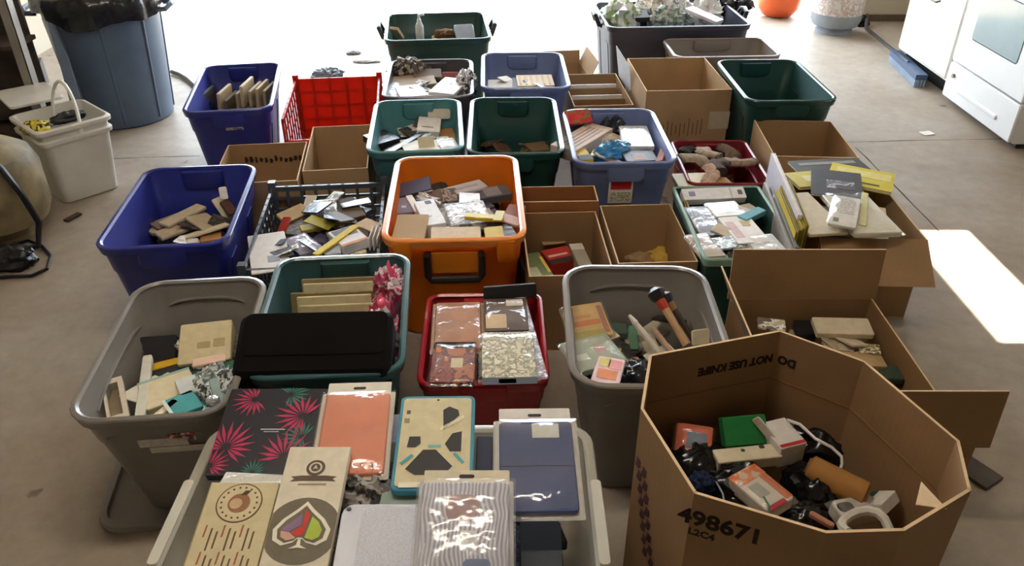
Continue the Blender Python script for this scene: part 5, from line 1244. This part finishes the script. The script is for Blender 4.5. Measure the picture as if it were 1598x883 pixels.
def frond(parent, nm, x, y, a0, rad, m, z, w_, l_, n=13, spread=230):
    mb = MB()
    for k in range(n):
        a = R(a0 - spread/2 + spread*k/(n-1)); r = rad * (1 - .25*abs(k-(n-1)/2)/((n-1)/2)); w = rad*.055
        dx, dy = math.cos(a), math.sin(a)
        cl = lambda p: (max(-w_/2, min(w_/2, p[0])), max(-l_/2, min(l_/2, p[1])))
        base = [cl(p) for p in [(x + dx*.15*r, y + dy*.15*r), (x + dx*.55*r + dy*w, y + dy*.55*r - dx*w), (x + dx*r, y + dy*r), (x + dx*.55*r - dy*w, y + dy*.55*r + dx*w)]]
        mb.loft([[(p, q, z) for p, q in base], [(p, q, z+.0006) for p, q in base]])
    return link(nm, mb, m, parent, smooth=False)
# floral case
t = slab('floral_case', 'black tablet case printed with pink and green palm leaves', 'tablet case', (-0.666, 1.246, 0.370), (-0.434, 1.246, 0.370), (-0.640, 1.478, 0.420), .022, mat('#15151f', .4), .006, decals=(('front_strip', 0, 0, 1, .02, paper('#3a3440')),))
_, w, l = frame((-0.666, 1.246, 0.370), (-0.434, 1.246, 0.370), (-0.640, 1.478, 0.420)); z = .0222
PK, GL = paper('#c03060'), paper('#367a6a')
for (fx, fy, a, r, m, nm) in ((.28, .86, 200, .055, PK, 'pink_leaf'), (.80, .66, 160, .07, PK, 'pink_leaf'), (.12, .30, 70, .075, PK, 'pink_leaf'), (.70, .20, 75, .075, PK, 'pink_leaf'), (.02, .1, 60, .05, PK, 'pink_leaf'), (.62, .92, 20, .05, GL, 'green_leaf'), (.84, .42, 170, .05, GL, 'green_leaf'), (.44, .03, 90, .035, GL, 'green_leaf')):
    frond(t, nm, (fx-.5)*w, (fy-.5)*l, a, r*1.0, m, z, w, l)
link('printed_name', MB().box(-.02, .0, z, .035, .003, z+.0005).box(-.012, -.006, z, .022, -.004, z+.0005), paper('#c8c4c8'), t, smooth=False)
# salmon case
slab('salmon_case', 'salmon pink tablet case in a pale pouch', 'tablet case', (-0.407, 1.178, 0.440), (-0.264, 1.185, 0.440), (-0.446, 1.395, 0.470), .016, mat('#d8805c', .55, 0, .05, 20), .008, decals=(('edge_strip', .0, 0, .03, 1, mat('#b8664a', .5)),), sleeve=(CLR, .012), header=(paper('#ddd6c6'), .040), back=(paper('#d4ccbc'), .010))
# teal-bordered pack
t = slab('teal_case', 'teal edged pack showing a beige case with dark cut outs', 'tablet case', (-0.243, 1.127, 0.450), (-0.078, 1.130, 0.450), (-0.241, 1.391, 0.470), .018, mat('#3a8aa0', .4), .014, decals=(('backing_card', .045, .035, .955, .965, paper('#cdbf98'), .002, .008),))
_, w, l = frame((-0.243, 1.127, 0.450), (-0.078, 1.130, 0.450), (-0.241, 1.391, 0.470)); z = .0205
F_ = lambda pts: [((x-.5)*w, (y-.5)*l) for x, y in pts]
DK = paper('#2b241c'); 
for nm, pts, m in (('cut_out', [(.60,.60),(.58,.82),(.66,.86),(.78,.82),(.80,.76)], DK), ('cut_out', [(.15,.42),(.17,.53),(.31,.53),(.32,.46),(.26,.42)], DK), ('cut_out', [(.63,.45),(.70,.37),(.84,.37),(.84,.58),(.72,.56)], DK), ('cut_out', [(.16,.20),(.28,.14),(.64,.14),(.74,.22),(.52,.39),(.36,.39)], DK),
                   ('pale_brace', [(.10,.02),(.90,.02),(.90,.07),(.10,.07)], paper('#e2dac4')), ('teal_mark', [(.08,.26),(.22,.35),(.25,.33),(.11,.24)], paper('#4a9aa0')), ('teal_mark', [(.74,.34),(.86,.24),(.89,.26),(.77,.36)], paper('#4a9aa0')), ('teal_mark', [(.42,.415),(.58,.415),(.58,.44),(.42,.44)], paper('#6fa8a4')), ('pale_brace', [(.55,.62),(.85,.76),(.87,.73),(.57,.59)], paper('#ded4b4')), ('hole', [(.49,.93),(.52,.93),(.52,.945),(.49,.945)], DK), ('round_mark', [(.10,.78),(.15,.78),(.15,.82),(.10,.82)], paper('#5a5440')), ('round_mark', [(.08,.68),(.15,.68),(.15,.73),(.08,.73)], paper('#8f866a'))):
    decal(t, nm, F_(pts), m, z)
# navy case in big clear pouch
slab('navy_case', 'navy blue tablet case in a large clear pouch', 'tablet case', (-0.024, 1.089, 0.430), (0.133, 1.092, 0.430), (-0.018, 1.317, 0.460), .02, mat('#24386e', .45, 0, .06, 20), .010, decals=(('white_label', .45, .80, .82, .97, paper('#cfd0c8')), ('lower_crease', 0, .48, 1, .49, mat('#1f2a4c', .5))), sleeve=(clear_film('#f2efe8', .05, .09, .8, 8), .014), header=(paper('#d8d2ca'), .045), back=(paper('#d2cdc4'), .012))
# spade card and emblem card
t = slab('spade_card', 'cream card with a colourful spade emblem over the clear tote', 'card box', (-0.461, 0.933, 0.430), (-0.334, 0.933, 0.430), (-0.438, 1.230, 0.470), .014, paper('#dcd1ba'), .002, .001, decals=(('side_edge', .985, 0, 1, 1, paper('#b8ab90')),))
_, w, l = frame((-0.461, 0.933, 0.430), (-0.334, 0.933, 0.430), (-0.438, 1.230, 0.470)); z = .0142
F_ = lambda pts, cx=0, cy=0, s=1: [(cx + x*s, cy + y*s) for x, y in pts]
circ = lambda r, n=28, cx=0, cy=0: [(cx + r*math.cos(2*math.pi*k/n), cy + r*math.sin(2*math.pi*k/n)) for k in range(n)]
GB = paper('#6e6350')
disc = [(max(-w/2*.98, min(w/2*.98, x)), y) for x, y in circ(w*.57, 36, 0, -l*.16)]
decal(t, 'brown_disc', disc, GB, z)
def spade(s, cy):
    pts = [(0, 1.0), (.25, .72), (.62, .38), (.86, .02), (.80, -.34), (.52, -.52), (.2, -.42), (.08, -.30), (-.08, -.30), (-.2, -.42), (-.52, -.52), (-.80, -.34), (-.86, .02), (-.62, .38), (-.25, .72)]
    return [(x*s, cy + y*s) for x, y in pts]
cyS = -l*.16
decal(t, 'spade_outline', list(reversed(spade(w*.50, cyS))), paper('#e8e0cc'), z+.0006)
decal(t, 'spade_field', list(reversed(spade(w*.42, cyS))), paper('#6e6350'), z+.0012)
k_ = w*.38
decal(t, 'purple_panel', [(-.80*k_, cyS+.0*k_), (-.35*k_, cyS+.45*k_), (-.10*k_, cyS+.72*k_), (-.05*k_, cyS+.2*k_), (-.5*k_, cyS-.1*k_)], paper('#8a6a8c'), z+.0018)
decal(t, 'pink_panel', [(-.80*k_, cyS-.05*k_), (-.45*k_, cyS-.12*k_), (-.15*k_, cyS-.38*k_), (-.50*k_, cyS-.48*k_), (-.76*k_, cyS-.32*k_)], paper('#c89a86'), z+.0018)
decal(t, 'red_panel', [(.0, cyS+.92*k_), (.22*k_, cyS+.70*k_), (.10*k_, cyS-.2*k_), (-.08*k_, cyS-.30*k_), (-.42*k_, cyS-.15*k_), (.0, cyS+.18*k_)], paper('#d03226'), z+.0018)
decal(t, 'green_panel', [(.32*k_, cyS+.60*k_), (.60*k_, cyS+.36*k_), (.80*k_, cyS+.0*k_), (.74*k_, cyS-.32*k_), (.50*k_, cyS-.46*k_), (.18*k_, cyS-.36*k_)], paper('#a9bc3c'), z+.0018)
decal(t, 'spade_stem', [(-.02*w, cyS-.16*w), (.02*w, cyS-.16*w), (.03*w, cyS-.26*w), (.14*w, cyS-.32*w), (0, cyS-.30*w), (-.14*w, cyS-.32*w), (-.03*w, cyS-.26*w)], paper('#e8e0cc'), z+.0018)
cyL = l*.32
decal(t, 'round_emblem', circ(w*.15, 24, 0, cyL), paper('#5c4a38'), z)
decal(t, 'emblem_ring', circ(w*.105, 24, 0, cyL), paper('#dcd1ba'), z+.0006)
decal(t, 'emblem_core', circ(w*.075, 20, 0, cyL), paper('#5c4a38'), z+.0012)
decal(t, 'emblem_mark', [(-.04*w, cyL-.04*w), (0, cyL+.05*w), (.04*w, cyL-.04*w), (0, cyL-.015*w)], paper('#dcd1ba'), z+.0018)
decal(t, 'banner', [(-.36*w, cyL-.17*w), (-.30*w, cyL-.21*w), (-.36*w, cyL-.26*w), (-.2*w, cyL-.25*w), (.2*w, cyL-.25*w), (.36*w, cyL-.26*w), (.30*w, cyL-.21*w), (.36*w, cyL-.17*w), (.2*w, cyL-.15*w), (-.2*w, cyL-.15*w)], paper('#5c4a38'), z)
decal(t, 'small_print', [(-.22*w, cyL-.33*w), (.22*w, cyL-.33*w), (.22*w, cyL-.30*w), (-.22*w, cyL-.30*w)], paper('#a08e72'), z)
t = slab('emblem_card', 'cream card with a round brown fruit emblem at the front left', 'card box', (-0.603, 0.941, 0.420), (-0.467, 0.941, 0.420), (-0.584, 1.150, 0.450), .014, paper('#d0c098'), .002, .001, decals=(('side_edge', 0, 0, .015, 1, paper('#a8946a')),))
_, w, l = frame((-0.603, 0.941, 0.420), (-0.467, 0.941, 0.420), (-0.584, 1.150, 0.450)); z = .0142
cyE = l*.27; BR = paper('#6a4a30')
decal(t, 'emblem_outline', circ(w*.33, 32, 0, cyE), BR, z); decal(t, 'emblem_field', circ(w*.31, 32, 0, cyE), paper('#d0c098'), z+.0005)
for k in range(18):
    a = 2*math.pi*k/18; decal(t, 'emblem_letter', circ(w*.018, 6, w*.255*math.cos(a), cyE + w*.255*math.sin(a)), BR, z+.001)
decal(t, 'fruit', circ(w*.16, 22, 0, cyE-.01*w), paper('#9a6a48'), z+.001); decal(t, 'fruit_highlight', circ(w*.09, 18, -.04*w, cyE-.02*w), paper('#c8a880'), z+.0015)
decal(t, 'fruit_leaf', [(0, cyE+.13*w), (.05*w, cyE+.2*w), (.13*w, cyE+.2*w), (.08*w, cyE+.13*w)], paper('#4a3a22'), z+.0015)
for k in range(18):
    x = (-.36 + .085*(k % 9))*w + (.03*w if k > 8 else 0); y1 = cyE - (.36 + .05*(k % 3) + (.42 if k > 8 else 0))*w; y0 = y1 - (.20 + .08*((k*5) % 3))*w
    decal(t, 'drip_stroke', [(x-.014*w, y0), (x+.010*w, y0+.01*w), (x+.016*w, y1), (x-.008*w, y1-.012*w)], BR if k % 3 else paper('#a85a3c'), z)
# pale pouch edge behind the emblem card
slab('clear_pouch', 'crinkled pale pouch end behind the emblem card', 'pouch', (-0.612, 1.171, 0.405), (-0.431, 1.158, 0.405), (-0.618, 1.230, 0.400), .008, clear_film('#e9e2d0', .62, .14, .8, 30), .004)
# silver grey sleeve and patterned pouch
slab('silver_sleeve', 'silver grey ribbed tablet sleeve at the front middle', 'tablet case', (-0.326, 0.933, 0.430), (-0.151, 0.933, 0.430), (-0.277, 1.084, 0.460), .018, mat('#c6c7d4', .35, 0, .04, 30), .022, decals=(('ribbed_panel', .22, .0, .98, .96, mat('#dcdde8', .45, 0, .08, 300, .3, 900), .0012, .01), ('round_snap', .05, .90, .10, .95, plastic('#20222a'), .003, .004)))
slab('pattern_pouch', 'clear pouch holding a grey wavy patterned case with card header', 'tablet case', (-0.171, 0.918, 0.450), (-0.005, 0.918, 0.450), (-0.134, 1.103, 0.500), .020, wavy('#8a8798', '#bcb9c4'), .008, decals=(('pink_patch', .28, .58, .66, .86, paper('#a88686'), .001, .02), ('white_label', .46, .28, .64, .48, paper('#d6d6d6')), ('blue_patch', .5, .02, .8, .2, paper('#6a7aa0'), .001, .01)), sleeve=(clear_film('#f4f2f2', .08, .12, .6, 10), .012), header=(paper('#d8ccb0'), .030), back=(paper('#c8c4c8'), .008))
# loose bits between
slab('lavender_sheet', 'pale lavender plastic sheet behind the teal edged pack', 'sheet', (-0.277, 1.317, 0.400), (-0.212, 1.317, 0.400), (-0.285, 1.387, 0.420), .008, plastic('#aeb4d6'), .006)
slab('grey_green_case', 'flat grey green case under the teal edged pack', 'case', (-0.263, 1.093, 0.425), (-0.068, 1.093, 0.425), (-0.265, 1.144, 0.428), .018, paper('#8a9a8c'), .004, decals=(('rust_line', 0, .0, 1, .15, paper('#8f4a3c')),))
wad('clear_bag', 'smoky clear bag between the spade card and silver sleeve', (-0.301, 1.186, 0.370), (.05, .07, .045), 20, printed(['#6a625c', '#9a928a', '#3a3632'], 26), 101)
slab('dark_case', 'dark case edge between the teal pack and the navy case', 'case', (-0.077, 1.214, 0.410), (-0.042, 1.214, 0.410), (-0.075, 1.316, 0.420), .02, paper('#22263a'), .004)
slab('black_case', 'black case lying inside the clear tote at the right front', 'case', (0.016, 0.998, 0.345), (0.100, 0.998, 0.345), (0.021, 1.140, 0.350), .02, BLACK, .008)
